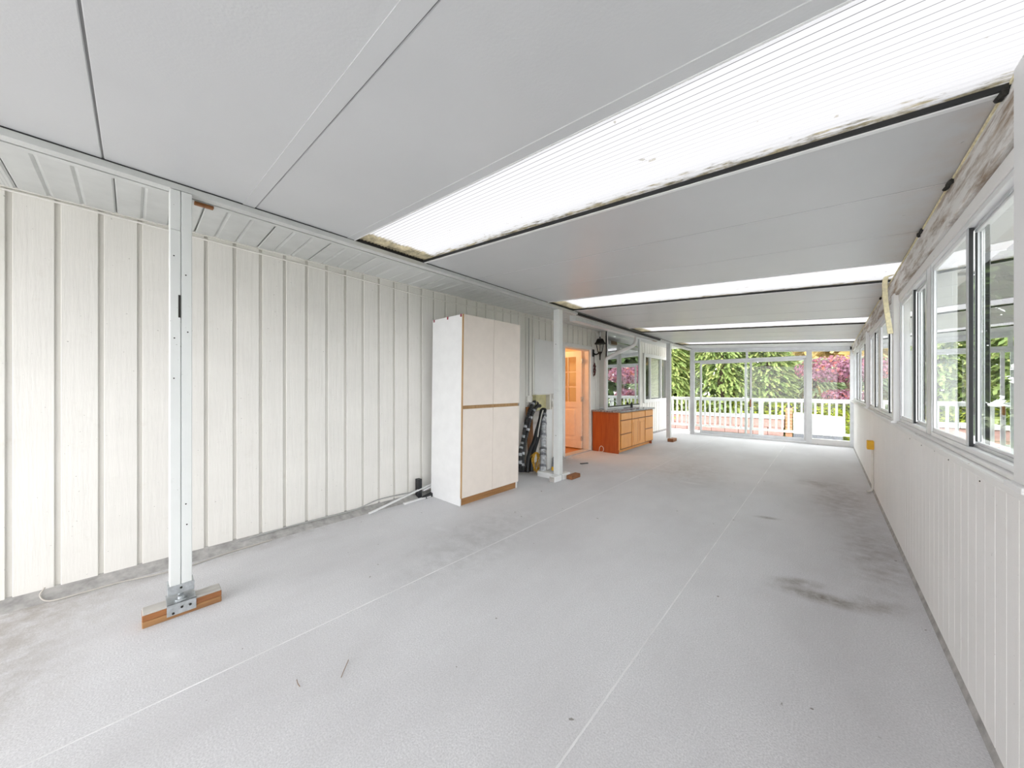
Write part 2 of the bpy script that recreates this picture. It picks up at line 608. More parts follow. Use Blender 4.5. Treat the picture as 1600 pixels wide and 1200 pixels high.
def bez(pts, n=10):
    """Smooth Catmull-Rom curve through pts."""
    P = [Vector(p) for p in pts]
    P = [P[0] * 2 - P[1]] + P + [P[-1] * 2 - P[-2]]
    out = []
    for i in range(1, len(P) - 2):
        for k in range(n):
            t = k / n
            a, b, c, d = P[i - 1], P[i], P[i + 1], P[i + 2]
            out.append(0.5 * ((2 * b) + (c - a) * t + (2 * a - 5 * b + 4 * c - d) * t * t + (3 * b - a - 3 * c + d) * t ** 3))
    out.append(P[-2])
    return out


XL, XR, XB = -3.58, 0.44, -2.76      # house wall, knee wall, beam line
Y0, YE = -3.4, 10.45                 # open near end, glazed far end


def rz(x, y):
    t = (x - XB) / 3.2
    return (2.475 - .0105 * y) * (1 - t) + (2.225 - .005 * y) * t


# ================================================================ STRUCTURE
# floor: three vinyl sheets on a slab, welded seams between
fl = empty('floor', (-1.5, 3.5, 0), 'grey speckled vinyl deck floor with two long welded seams', 'floor', kind='structure')
box('slab', 'membrane_cove', fl, -3.75, 0.72, Y0, YE + 0.1, -0.30, -0.012)
xs = [-3.70, -2.04, -0.68, 0.60]
for a, b in zip(xs, xs[1:]):
    box('vinyl_sheet', 'floor', fl, a + 0.0015, b - 0.0015, Y0, YE + 0.05, -0.012, 0.0)
for a in xs[1:-1]:
    MB().hexa([(a - .006, Y0, -.002), (a + .006, Y0, -.002), (a + .006, YE, -.002), (a - .006, YE, -.002),
               (a - .0025, Y0, .0012), (a + .0025, Y0, .0012), (a + .0025, YE, .0012), (a - .0025, YE, .0012)]).build('seam', 'seam', fl)

# house wall: boards proud of a backing, door and window openings left free
DY0, DY1, DZ = 5.38, 6.30, 2.06
BAY0, BAY1, BAYZ = 6.74, 8.49, 0.87
wl = empty('wall_left', (XL, 3.5, 0), 'cream painted vertical board siding of the house wall', 'wall', kind='structure')
WT = 2.52
back = MB()
XF, XBk = XL - 0.012, XL - 0.14
back.box(XBk, XF, Y0, DY0, 0.02, WT).box(XBk, XF, DY0, DY1, DZ, WT).box(XBk, XF, DY1, BAY0, 0.02, WT)
back.box(XBk, XF, BAY0, BAY1, 0.02, BAYZ).box(XBk, XF, BAY1, 9.19, 0.02, WT).box(XBk, XF, 9.19, 10.89, 0.02, 0.95)
back.box(XBk, XF, 9.19, 10.89, 2.13, WT).box(XBk, XF, 10.89, 11.15, 0.02, WT)
back.build('backing', 'siding_back', wl)
PITCH, GRV = 0.1762, 0.024
y = -0.503 - 17 * PITCH + 0.024
while y < 11.14:
    a, b = y, min(y + PITCH - GRV, 11.15)
    spans = [(0.045, WT)]
    if b > DY0 - 0.07 and a < DY1 + 0.07:
        spans = [(DZ + 0.07, WT)]
        if a < DY0 - 0.07 < b:
            box('plank', 'siding', wl, XL - 0.012, XL, a, DY0 - 0.072, 0.045, DZ + 0.07, 0.0025)
        if a < DY1 + 0.07 < b:
            box('plank', 'siding', wl, XL - 0.012, XL, DY1 + 0.072, b, 0.045, DZ + 0.07, 0.0025)
    elif a >= BAY0 - 0.08 and b <= BAY1 + 0.12:
        spans = [(0.045, BAYZ)]
    elif b > 9.12 and a < 10.96:
        spans = [(0.045, 0.88), (2.20, WT)]
    for z0, z1 in spans:
        box('plank', 'siding', wl, XL - 0.012, XL + random.uniform(-.001, .001), a, b, z0 + random.uniform(-.006, .004), z1, 0.0025)
    y += PITCH
MB().hexa([(XL - .02, Y0, 0.0), (XL + .10, Y0, 0.0), (XL + .10, 5.30, 0.0), (XL - .02, 5.30, 0.0),
           (XL - .02, Y0, 0.055), (XL - .004, Y0, 0.05), (XL - .004, 5.30, 0.05), (XL - .02, 5.30, 0.055)]).build('baseboard_left', 'membrane_cove')
tag(bpy.data.objects['baseboard_left'], 'dark grey vinyl upstand along the foot of the siding before the door', 'baseboard', kind='structure')
box('baseboard_house', 'membrane_cove', None, XL - .02, XL + .02, 6.38, 11.14, 0, 0.05)
tag(bpy.data.objects['baseboard_house'], 'dark grey vinyl upstand along the siding beyond the door', 'baseboard', kind='structure')
box('trim_1', 'siding', None, XL - 0.001, XL + 0.014, Y0, DY0 - .08, WT - 0.045, WT - 0.02)
tag(bpy.data.objects['trim_1'], 'thin cream strip along the top of the board siding', 'trim', kind='structure')

# soffit under the house eave: ribbed vinyl panels
so = empty('ceiling_soffit', (-3.2, 3.5, 2.48), 'white ribbed vinyl soffit under the house eave', 'soffit', kind='structure')
SZ = 2.482
k = 0
y = 0.325 - 0.392 * 9
while y < 11.1:
    m = MB()
    pitch = 0.392
    prof = [(0.0, .006), (0.006, 0), (0.105, 0), (0.118, .010), (0.131, 0), (0.235, 0), (0.248, .010), (0.261, 0), (pitch - .012, 0), (pitch - .004, .008)]
    n = len(prof)
    for x in (-3.60, -2.79):
        m.v += [(x, y + p, SZ + q) for p, q in prof]
    for x in (-3.60, -2.79):
        m.v += [(x, y + p, SZ + .03) for p, q in prof]
    for i in range(n - 1):
        m.f += [(i, i + 1, n + i + 1, n + i), (2 * n + i, 3 * n + i, 3 * n + i + 1, 2 * n + i + 1)]
    m.build('panel', 'soffit_perf' if (y < -.6 or 1.4 < y < 2.0 or 2.7 < y < 3.4 or 4.3 < y < 5) else 'soffit', so)
    y += pitch
    k += 1
box('backing', 'soffit', so, -3.7, -2.72, Y0, 11.2, SZ + .031, SZ + .06)

# beam that carries the roof on the house side
tb = empty('trim_2', (XB, 3.5, 2.43), 'long white channel beam on top of the posts, where roof meets soffit', 'beam', kind='structure')


def ybar(m, x0, x1, ya, yb, za0, za1, zb0, zb1):
    return m.hexa([(x0, ya, za0), (x1, ya, za0), (x1, yb, zb0), (x0, yb, zb0), (x0, ya, za1), (x1, ya, za1), (x1, yb, zb1), (x0, yb, zb1)])


ybar(MB(), XB - 0.055, XB + .005, Y0, YE + .05, rz(XB, Y0) - .040, rz(XB, Y0) + .06, rz(XB, YE) - .040, rz(XB, YE) + .06).build('beam', 'soffit', tb)
ybar(MB(), XB - 0.07, XB - .055, Y0, YE + .05, rz(XB, Y0) - .032, rz(XB, Y0) + .02, rz(XB, YE) - .032, rz(XB, YE) + .02).build('lip', 'gasket', tb)
ybar(MB(), XB - 0.11, XB - .07, Y0, YE + .05, rz(XB, Y0) - .040, rz(XB, Y0) + .06, rz(XB, YE) - .040, rz(XB, YE) + .06).build('channel', 'soffit', tb)
ybar(MB(), XB + .005, XB + .009, Y0, YE, rz(XB, Y0) - .006, rz(XB, Y0) + .002, rz(XB, YE) - .006, rz(XB, YE) + .002).build('gasket', 'gasket', tb)

# roof: insulated panels and four ribbed skylight strips, falling away from the house
ce = empty('ceiling', (-1.2, 3.5, 2.4), 'sloping white insulated metal roof panels with skylight strips between', 'ceiling', kind='structure')
P = 0.64
seams = [1.18 + P * i for i in range(-7, 16)]
XA, XZ = XB - 0.04, 0.85
for i, (a, b) in enumerate(zip(seams, seams[1:])):
    if (i - 7) % 4 == 0:
        continue
    g = 0.0035
    b2 = b - g
    MB().hexa([(XA, a + g, rz(XA, a)), (XZ, a + g, rz(XZ, a)), (XZ, b2, rz(XZ, b)), (XA, b2, rz(XA, b)),
               (XA, a + g, rz(XA, a) + .08), (XZ, a + g, rz(XZ, a) + .08), (XZ, b2, rz(XZ, b) + .08), (XA, b2, rz(XA, b) + .08)]).build('panel', 'roof_panel', ce, 0.003)
ybar(MB(), XA, XZ, Y0 - .1, YE + .5, 2.6, 2.62, 2.6, 2.62)  # (not linked)


def xstrip(name, mat, ya, yb, dz0, dz1, par, x0=XA, x1=XZ):
    return MB().hexa([(x0, ya, rz(x0, ya) + dz0), (x1, ya, rz(x1, ya) + dz0), (x1, yb, rz(x1, yb) + dz0), (x0, yb, rz(x0, yb) + dz0),
                      (x0, ya, rz(x0, ya) + dz1), (x1, ya, rz(x1, ya) + dz1), (x1, yb, rz(x1, yb) + dz1), (x0, yb, rz(x0, yb) + dz1)]).build(name, mat, par)


for i, a in enumerate(seams):
    xstrip('seam_liner', 'seam_dark', a - .006, a + .006, .003, .05, ce)
for i in (0, 1, 2, 3):
    pass
xstrip('seam_cover', 'roof_panel', seams[6] - .065, seams[6] - .002, -.004, 0.002, ce, XB + .01)
xstrip('seam_cover', 'roof_panel', seams[7] - .055, seams[7] - .002, -.004, 0.002, ce, XB + .01)
for i, (a, b) in enumerate(zip(seams, seams[1:])):
    if (i - 7) % 4:
        continue
    # ribbed sheet: object origin at (0, a, 0) so the litter follows each sheet's own edges
    ribs, per, nx = 22, 4, 16
    ny = ribs * per + 1
    vs, fs = [], []
    for iy in range(ny):
        yy = a + P * iy / (ny - 1)
        rip = 0.004 * math.cos(2 * math.pi * iy / per)
        for ix in range(nx + 1):
            xx = XA + .02 + (XZ - XA - .02) * ix / nx
            vs.append((xx, yy - a, rz(xx, yy) + .018 + rip))
    for iy in range(ny - 1):
        for ix in range(nx):
            q = iy * (nx + 1) + ix
            fs.append((q, q + 1, q + nx + 2, q + nx + 1))
    me = bpy.data.meshes.new('skylight_sheet')
    me.from_pydata(vs, [], fs)
    for p in me.polygons:
        p.use_smooth = True
    me.materials.append(M['skylight'])
    o = bpy.data.objects.new('skylight_sheet', me)
    COL.objects.link(o)
    o.location = (0, a, 0)
    attach(o, ce)
    xstrip('skylight_gasket', 'gasket', b - .014, b - .003, -.003, .03, ce)
    xstrip('skylight_flange', 'alu_white', b - .003, b + .016, -.008, .002, ce)
    xstrip('skylight_flange', 'alu_white', a - .002, a + .006, -.006, .03, ce)
    MB().box(XA - .01, XB + .012, a, b, rz(XB, a) - .004, rz(XB, a) + .04).build('skylight_end', 'gasket', ce)

# knee wall on the window side
wr = empty('wall_right', (XR, 3.5, 0), 'low white grooved panel wall below the sliding windows', 'wall', kind='structure')
box('core', 'siding_back', wr, XR + .012, XR + .16, Y0, YE + .05, -.28, .985)
ys = [Y0, -1.62, -0.40, 0.82, 2.04, 3.9, 5.12, 6.34, 7.56, 8.78, YE]
for a, b in zip(ys, ys[1:]):
    m = MB()
    n = max(1, round((b - a) / 0.1016))
    w = (b - a - .003) / n
    for j in range(n):
        p = a + .0015 + j * w
        sm = .0016
        for x, yy in ((XR + .003, p), (XR, p + sm), (XR, p + w - sm), (XR + .003, p + w)):
            m.v += [(x, yy, .012), (x, yy, .978)]
        q = len(m.v) - 8
        m.f += [(q, q + 1, q + 3, q + 2), (q + 2, q + 3, q + 5, q + 4), (q + 4, q + 5, q + 7, q + 6)]
    m.box(XR + .004, XR + .014, a + .0015, b - .0015, .012, .978)
    m.build('panel', 'knee_panel', wr)
MB().hexa([(XR - .012, Y0, 0), (XR + .02, Y0, 0), (XR + .02, YE, 0), (XR - .012, YE, 0),
           (XR + .0005, Y0, .03), (XR + .02, Y0, .03), (XR + .02, YE, .03), (XR + .0005, YE, .03)]).build('baseboard_right', 'membrane_cove')
tag(bpy.data.objects['baseboard_right'], 'thin dirty grey upstand at the foot of the knee wall', 'baseboard', kind='structure')
# nail heads under the sill
for yy in (2.02, 2.20, 2.42, 2.66, 2.95, 3.3, 3.7):
    MB().tube([(XR - .002, yy, .935 + (yy * 7.3 % 1) * .03), (XR + .004, yy, .935 + (yy * 7.3 % 1) * .03)], .0032, 6).build('nail', 'mildew', wr)

ts = empty('trim_3', (XR, 3.5, 0.98), 'worn white window sill with flaking front edge along the knee wall', 'sill', kind='structure')
box('sill_board', 'sill', ts, XR - .045, XR + .17, Y0, YE, .985, 1.012, .004)
box('sill_step', 'sill', ts, XR - .020, XR + .17, Y0, YE, 1.012, 1.030, .003)
box('sill_apron', 'sill', ts, XR - .018, XR + .004, Y0, YE, .962, .985, .003)

th = empty('trim_4', (XR, 3.5, 2.0), 'old header beam over the windows with flaking white paint and bare brown wood', 'beam', kind='structure')
for a, b in zip((Y0, 1.7, 4.16, 6.72), (1.7, 4.16, 6.72, YE)):
    ybar(MB(), XR - .03, XR + .15, a + .001, b - .001, 2.045, rz(XR, a) - .004, 2.035, rz(XR, b) - .004).build('beam_piece', 'header', th, .004)
box('head_board', 'sill', th, XR - .012, XR + .15, Y0, YE, 1.985, 2.04, .003)
box('shadow_gap', 'rafter', th, XR + .02, XR + .14, Y0, YE, 2.035, 2.05)
ybar(MB(), XR - .034, XR - .02, Y0, YE, rz(XR, Y0) - .012, rz(XR, Y0) - .002, rz(XR, YE) - .012, rz(XR, YE) - .002).build('caulk_line', 'foam', th)
for yy, ln in ((2.44, .10), (3.08, .10), (1.80, .07), (5.02, .05)):
    pts = [(XR - .036 + random.uniform(-.006, .004), yy - ln / 2 + ln * j / 6, rz(XR, yy) - .014 + random.uniform(-.008, .004)) for j in range(7)]
    MB().tube(pts, [.004 + random.uniform(.002, .007) for _ in pts], 6).build('mould', 'mildew', th)

# posts between the windows (part of the wall frame)
for i, yc in enumerate((-0.88, 1.655, 4.16, 6.72)):
    p = empty(f'trim_{5 + i}', (XR, yc, 1.03), ('white window post standing behind the camera side of the wall', 'tall white wooden window post at the picture edge, nearest in view',
              'white window post with the yellow foam strip hanging on it', 'white window post between the second and third window bays')[i], 'post', kind='structure')
    box('post', 'white_paint', p, XR - .04, XR + .12, yc - .055, yc + .055, 1.012, 2.05 if i != 1 else rz(XR, yc) - .005, .003)
    box('foot_trim', 'white_paint', p, XR - .055, XR - .02, yc - .062, yc + .062, 1.012, 1.03, .002)


def slider(idx, ya, yb, label):
    """Aluminium horizontal slider: outer frame, fixed and moving sash, gasket and panes."""
    w = empty(f'window_{idx}', (XR + .06, (ya + yb) / 2, 1.03), label, 'window', kind='structure')
    z0, z1 = 1.03, 1.985
    x0, x1 = XR - .006, XR + .07
    f = .022
    box('frame', 'alu', w, x0, x1, ya, ya + f, z0, z1, .002)
    box('frame', 'alu', w, x0, x1, yb - f, yb, z0, z1, .002)
    box('frame', 'alu_white', w, x0, x1, ya + f, yb - f, z1 - f, z1, .002)
    box('frame', 'alu_white', w, x0, x1, ya + f, yb - f, z0, z0 + f, .002)
    box('track', 'alu', w, x0 + .0225, x0 + .0265, ya + f, yb - f, z0 + f, z0 + f + .012)
    box('track', 'alu', w, x0 + .0225, x0 + .0265, ya + f, yb - f, z1 - f - .012, z1 - f)
    mid = (ya + yb) / 2
    for near, (a, b, xs0) in enumerate(((ya + f, mid + .014, x0 + .028), (mid - .014, yb - f, x0 + .005))):
        s = box('sash', 'alu', w, xs0, xs0 + .016, a, a + .024, z0 + f, z1 - f, .002)
        box('stile', 'alu', s, xs0, xs0 + .016, b - .024, b, z0 + f, z1 - f, .002)
        box('rail', 'alu_white', s, xs0, xs0 + .016, a + .024, b - .024, z1 - f - .022, z1 - f, .002)
        box('rail', 'alu_white', s, xs0, xs0 + .016, a + .024, b - .024, z0 + f, z0 + f + .022, .002)
        if near:
            box('pile_seal', 'gasket', s, xs0 + .003, xs0 + .014, a - .004, a - .0005, z0 + f, z1 - f)
        else:
            box('pile_seal', 'gasket', s, xs0 - .0015, xs0 + .003, b - .026, b - .018, z0 + f + .022, z1 - f - .022)
        box('pane', 'window_glass', s, xs0 + .006, xs0 + .010, a + .022, b - .022, z0 + f + .020, z1 - f - .020)
    return w


bays = [(-3.35, -2.15), (-2.08, -.94), (-.82, .37), (.44, 1.595), (1.715, 3.02), (3.11, 4.10), (4.22, 5.48), (5.58, 6.66), (6.78, 8.45), (8.55, 10.30)]
wlab = ['aluminium sliding window behind the camera at the open end', 'aluminium sliding window behind the camera, next to the open end', 'aluminium sliding window just behind the camera',
        'aluminium sliding window level with the camera', 'large aluminium sliding window at the picture edge, nearest in view', 'aluminium sliding window just before the post with the foam strip',
        'aluminium sliding window just past the post with the foam strip', 'aluminium sliding window before the post above the yellow outlet box',
        'aluminium sliding window just past the yellow outlet box', 'aluminium sliding window beside the glazed end wall, farthest in the row']
for i, (a, b) in enumerate(bays):
    slider(i + 1, a, b, wlab[i])
for a, b in ((.37, .44), (3.02, 3.11), (5.48, 5.58), (8.45, 8.55), (-2.15, -2.08)):
    box('mullion', 'alu_white', th, XR - .004, XR + .09, a, b, 1.03, 1.985, .002)

# glazed end wall: aluminium frame, sliding patio door, transom lights, fixed side pane
we = empty('wall_end', (-1.1, YE, 0), 'aluminium framed glazed end wall with transom and side pane', 'wall', kind='structure')
HZL, HZR = rz(XB, YE), rz(XR, YE)


def hz(x):
    return HZL + (HZR - HZL) * (x - XB) / (XR - XB)


def vpost(x0, x1, z0, name='post', mat='alu', yw=.05):
    return MB().hexa([(x0, YE - yw, z0), (x1, YE - yw, z0), (x1, YE + yw, z0), (x0, YE + yw, z0),
                      (x0, YE - yw, hz(x0)), (x1, YE - yw, hz(x1)), (x1, YE + yw, hz(x1)), (x0, YE + yw, hz(x0))]).build(name, mat, we, .002)


vpost(XB - .03, XB + .075, 0, yw=.04)
vpost(-.335, -.235, 0, 'mullion_post', 'alu_white', .045)
vpost(.385, .445, 0, yw=.05)
m = MB().hexa([(XB, YE - .05, hz(XB) - .075), (XR, YE - .05, hz(XR) - .075), (XR, YE + .05, hz(XR) - .075), (XB, YE + .05, hz(XB) - .075),
               (XB, YE - .05, hz(XB) + .05), (XR, YE - .05, hz(XR) + .05), (XR, YE + .05, hz(XR) + .05), (XB, YE + .05, hz(XB) + .05)])
m.build('header', 'alu', we, .002)
m = MB().hexa([(XB, YE - .035, hz(XB) - .10), (XR, YE - .035, hz(XR) - .10), (XR, YE + .035, hz(XR) - .10), (XB, YE + .035, hz(XB) - .10),
               (XB, YE - .035, hz(XB) - .07), (XR, YE - .035, hz(XR) - .07), (XR, YE + .035, hz(XR) - .07), (XB, YE + .035, hz(XB) - .07)])
m.build('header_lip', 'alu_white', we, .002)
box('transom_bar', 'alu', we, -2.685, -.335, YE - .04, YE + .04, 1.965, 2.025, .003)
box('transom_mullion', 'alu', we, -1.50, -1.455, YE - .03, YE + .03, 2.025, 2.25, .002)
box('threshold', 'alu_white', we, -2.685, -.335, YE - .06, YE + .06, 0.0, .045, .003)
box('door_track', 'alu', we, -2.685, -.335, YE - .035, YE - .028, .045, .058)
box('kick_board', 'sill', we, -.235, .385, YE - .045, YE + .045, 0.0, .13, .003)


def pane_q(x0, x1, z0, ztop, par, yy=YE, mat='glass', name='pane'):
    t0, t1 = (ztop, ztop) if not callable(ztop) else (ztop(x0), ztop(x1))
    return MB().hexa([(x0, yy - .002, z0), (x1, yy - .002, z0), (x1, yy + .002, z0), (x0, yy + .002, z0),
                      (x0, yy - .002, t0), (x1, yy - .002, t1), (x1, yy + .002, t1), (x0, yy + .002, t0)]).build(name, mat, par)


pane_q(-2.685, -1.50, 2.02, lambda x: hz(x) - .09, we)
pane_q(-1.455, -.335, 2.02, lambda x: hz(x) - .09, we)
pane_q(-.235, .385, .125, lambda x: hz(x) - .09, we)
d1 = empty('door_1', (-1.5, YE, .045), 'sliding aluminium patio door with brown pull handle in the end wall', 'door', kind='structure')
for (a, b, yy, nm) in ((-2.545, -1.371, YE - .024, 'sliding_leaf'), (-1.53, -.335, YE + .014, 'fixed_leaf')):
    lf = box(nm, 'alu_white', d1, a, a + .045, yy, yy + .032, .05, 1.965, .002)
    box('stile', 'alu_white', lf, b - .045, b, yy, yy + .032, .05, 1.965, .002)
    box('rail', 'alu', lf, a + .045, b - .045, yy, yy + .032, 1.92, 1.965, .002)
    box('rail', 'alu', lf, a + .045, b - .045, yy, yy + .032, .05, .12, .002)
    pane_q(a + .04, b - .04, .115, 1.925, lf, yy + .016)
hd = MB().box(-1.415, -1.385, YE - .06, YE - .024, .80, .99).build('handle', 'brown_wood', d1, .006)
tag(hd, 'brown pull handle')
box('latch', 'steel', d1, -1.41, -1.39, YE - .036, YE - .022, .72, .77, .002)
pane_q(-2.685, -2.545, .05, 1.96, d1, YE + .01, name='side_light')

# ---- picture window (shallow box bay) above the vanity
b1 = empty('window_11', (XL, 7.6, BAYZ), 'large mirror-like picture window on the house wall above the vanity', 'window', kind='structure')
XG = -3.42
box('side', 'siding_back', b1, XL - .1, XG, BAY0, BAY0 + .03, BAYZ, SZ)
box('side', 'siding_back', b1, XL - .1, XG, BAY1 - .03, BAY1, BAYZ, SZ)
box('base_shelf', 'white_trim', b1, XL - .1, XG + .02, BAY0, BAY1, BAYZ - .035, BAYZ, .003)
box('frame', 'alu_white', b1, XG - .03, XG + .006, BAY0, BAY0 + .035, BAYZ, SZ)
box('frame', 'alu_white', b1, XG - .03, XG + .006, BAY1 - .045, BAY1, BAYZ, SZ)
box('frame', 'gasket', b1, XG - .03, XG + .004, BAY0 + .035, BAY1 - .045, BAYZ, BAYZ + .022)
box('pane', 'picture_glass', b1, XG - .018, XG - .012, BAY0 + .035, BAY1 - .045, BAYZ + .02, SZ)
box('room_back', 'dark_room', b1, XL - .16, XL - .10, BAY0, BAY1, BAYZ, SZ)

# ---- slider in the far part of the house wall
w12 = empty('window_12', (XL, 10.04, .95), 'white framed sliding window with pale blind in the far house wall', 'window', kind='structure')
a, b, z0, z1 = 9.19, 10.89, .95, 2.13
for q in ((a - .07, a + .02, z0 - .07, z1 + .07), (b - .02, b + .07, z0 - .07, z1 + .07), (a + .02, b - .02, z1 - .02, z1 + .07), (a + .02, b - .02, z0 - .07, z0 + .02)):
    box('casing', 'white_trim', w12, XL - .01, XL + .025, *q, .003)
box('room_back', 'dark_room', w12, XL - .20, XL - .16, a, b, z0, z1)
box('stile', 'alu_white', w12, XL - .05, XL + .005, 9.60, 9.65, z0, z1, .002)
box('stile', 'alu_white', w12, XL - .05, XL + .005, 10.44, 10.48, z0, z1, .002)
for (p, q) in ((9.21, 9.60), (9.65, 10.44), (10.48, 10.87)):
    box('pane', 'glass', w12, XL - .03, XL - .026, p, q, z0 + .02, z1 - .02)
for j in range(26):
    zz = z0 + .04 + j * .043
    MB().hexa([(XL - .075, 9.66, zz + .036), (XL - .06, 9.66, zz), (XL - .06, 10.43, zz), (XL - .075, 10.43, zz + .036),
               (XL - .073, 9.66, zz + .039), (XL - .058, 9.66, zz + .003), (XL - .058, 10.43, zz + .003), (XL - .073, 10.43, zz + .039)]).build('blind_slat', 'blind', w12)

# ---- house door: casing, open leaf, lit hall behind
d2 = empty('door_2', (XL, 5.84, 0), 'open peach-lit house door with glass lights and white casing', 'door', kind='structure')
box('casing', 'white_trim', d2, XL - .01, XL + .022, DY0 - .07, DY0, 0, DZ + .07, .003)
box('casing', 'white_trim', d2, XL - .01, XL + .022, DY1, DY1 + .07, 0, DZ + .07, .003)
box('casing', 'white_trim', d2, XL - .01, XL + .022, DY0, DY1, DZ, DZ + .07, .003)
box('jamb', 'door_paint', d2, XL - .145, XL - .01, DY0, DY0 + .02, 0, DZ - .02, .002)
box('jamb', 'door_paint', d2, XL - .145, XL - .01, DY1 - .02, DY1, 0, DZ - .02, .002)
box('jamb', 'door_paint', d2, XL - .145, XL - .01, DY0, DY1, DZ - .02, DZ, .002)
box('threshold', 'alu', d2, XL - .14, XL + .03, DY0, DY1, 0, .022, .004)
LX0, LX1, LY = XL - .15 - .86, XL - .15, 6.235       # leaf stands open at right angles into the hall
lf = MB()
lf.box(LX0, LX0 + .13, LY, LY + .04, .03, 2.05).box(LX1 - .13, LX1, LY, LY + .04, .03, 2.05)
lf.box(LX0 + .13, LX1 - .13, LY, LY + .04, 1.93, 2.05).box(LX0 + .13, LX1 - .13, LY, LY + .04, .88, .99).box(LX0 + .13, LX1 - .13, LY, LY + .04, .03, .22)
lf.box(LX0 + .13, LX1 - .13, LY + .012, LY + .028, .22, .88)
leaf = lf.build('leaf', 'door_paint', d2)
cx = (LX0 + LX1) / 2
for s in (-1, 1):
    MB().box(cx + s * .155 - .12, cx + s * .155 + .12, LY + .003, LY + .03, .27, .83).build('raised_panel', 'door_paint', leaf, .012)
for j in range(3):
    for s in (-1, 0, 1):
        zc = .99 + .313 * (j + .5)
        box('light', 'glass', leaf, cx + s * .2 - .092, cx + s * .2 + .092, LY + .017, LY + .021, zc - .15, zc + .15)
for j in (1, 2):
    box('glazing_bar', 'door_paint', leaf, LX0 + .13, LX1 - .13, LY + .006, LY + .034, .99 + .313 * j - .010, .99 + .313 * j + .010)
for s in (-.1, .1):
    box('glazing_bar', 'door_paint', leaf, cx + s - .008, cx + s + .008, LY + .006, LY + .034, .99, 1.93)
for zc in (.24, 1.05, 1.84):
    box('hinge', 'steel', d2, LX1 - .004, LX1 + .03, LY - .03, LY + .004, zc - .05, zc + .05, .003)
MB().lathe((LX0 + .06, LY - .05, .95), [(.012, -.012), (.026, -.02), (.028, .0), (.026, .02), (.012, .012)], 12).build('knob', 'chrome', leaf)

hall = empty('wall_hall', (-4.6, 5.8, 0), 'warmly lit hall seen through the open house door', 'hall', kind='structure')
box('hall_floor', 'oak_floor', hall, -5.8, XL - .141, 4.6, 6.75, -.04, .004)
box('hall_wall', 'room_paint', hall, -5.85, XL - .141, 6.7, 6.76, 0, 2.5)
box('hall_wall', 'room_paint', hall, -5.85, -5.8, 4.6, 6.7, 0, 2.5)
box('hall_wall', 'room_paint', hall, -5.85, XL - .141, 4.55, 4.6, 0, 2.5)
box('hall_ceiling', 'room_paint', hall, -5.85, XL - .141, 4.55, 6.76, 2.45, 2.5)
lamp = empty('ceiling_lamp', (-4.7, 5.4, 2.3), 'small round hall ceiling lamp inside the house door', 'lamp')
plain('lamp_base', (0.6, 0.5, 0.35), .4)
MB().lathe((-4.7, 5.4, 2.40), [(.10, .05), (.10, .03), (.06, .0)], 16).build('base', 'lamp_base', lamp)
t = NT('lamp_globe')
em = t.add('ShaderNodeEmission')
em.inputs['Color'].default_value = (1, .62, .30, 1)
em.inputs['Strength'].default_value = 3
M['lamp_globe'] = t.done(em.outputs[0])
MB().lathe((-4.7, 5.4, 2.30), [(.02, -.07), (.07, -.05), (.10, 0), (.09, .06), (.05, .10)], 16).build('globe', 'lamp_globe', lamp, smooth=True)
ld = bpy.data.lights.new('hall_light', 'POINT')
ld.energy = 5.5
ld.color = (1, .60, .32)
ld.shadow_soft_size = .1
lo = bpy.data.objects.new('hall_light', ld)
COL.objects.link(lo)
lo.location = (-4.7, 5.4, 2.12)
attach(lo, lamp)

# ================================================================ POSTS under the beam
def post(yc, label, foot):
    zt = rz(XB, yc) - .042
    p = empty('support_post', (XB, yc, 0), label, 'post', 'posts carrying the roof beam')
    x0, x1 = XB - .085, XB + .005
    base = .115
    if foot == 1:
        joint = 2.20
        a = box('plank', 'post_paint', p, x0, x1 + .001, yc - .047, yc - .001, base, joint, .003)
        box('plank', 'post_paint', p, x0, x1, yc - .047, yc - .001, joint + .002, zt, .003)
        box('plank', 'post_paint', p, x0, x1, yc + .001, yc + .047, base, zt, .003)
        MB().box(x1 - .002, x1 + .0015, yc - .012, yc - .002, 1.70, 1.83).build('split', 'mildew', p)
        for zz, dy in ((2.05, -.03), (1.62, .028), (1.58, -.028), (1.35, -.03), (.62, .02), (.5, .024), (1.95, .02)):
            MB().tube([(x1 - .002, yc + dy, zz), (x1 + .002, yc + dy, zz)], .004, 6).build('nail', 'mildew', p)
    else:
        box('shaft', 'post_paint', p, x0, x1, yc - .05, yc + .05, .075, zt, .003)
        for zz, dy in ((.62, -.02), (1.9, .02)):
            MB().tube([(x0 + .04, yc - .052, zz), (x0 + .04, yc - .048, zz)], .006, 6).build('nail', 'mildew', p)
    return p


p1 = post(.191, 'tall double-plank white post nearest the camera, on a steel bracket and orange wood block', 1)
st = MB()
st.box(XB - .087, XB + .009, .135, .247, .113, .165).build('bracket', 'steel', p1, .002)
plate = MB()
plate.box(XB - .09, XB + .052, .13, .252, .0785, .0825)
plate.box(XB + .048, XB + .052, .13, .252, .018, .0825)
pl = plate.build('saddle', 'steel', p1, .001)
for dy, zz in ((-.0, .052), (.035, .05), (-.035, .03)):
    MB().tube([(XB + .05, .191 + dy, zz), (XB + .055, .191 + dy, zz)], .006, 8).build('hole', 'mildew', pl)
MB().tube([(XB + .008, .191, .145), (XB + .0115, .191, .145)], .006, 8).build('screw', 'mildew', p1)
MB().tube([(XB - .03, .191, .08), (XB - .03, .191, .13)], .012, 10).build('threaded_rod', 'steel', p1)
MB().lathe((XB + .02, .191, .083), [(.028, 0), (.028, .008), (.016, .009), (.016, .022)], 10).build('nut', 'steel', p1)

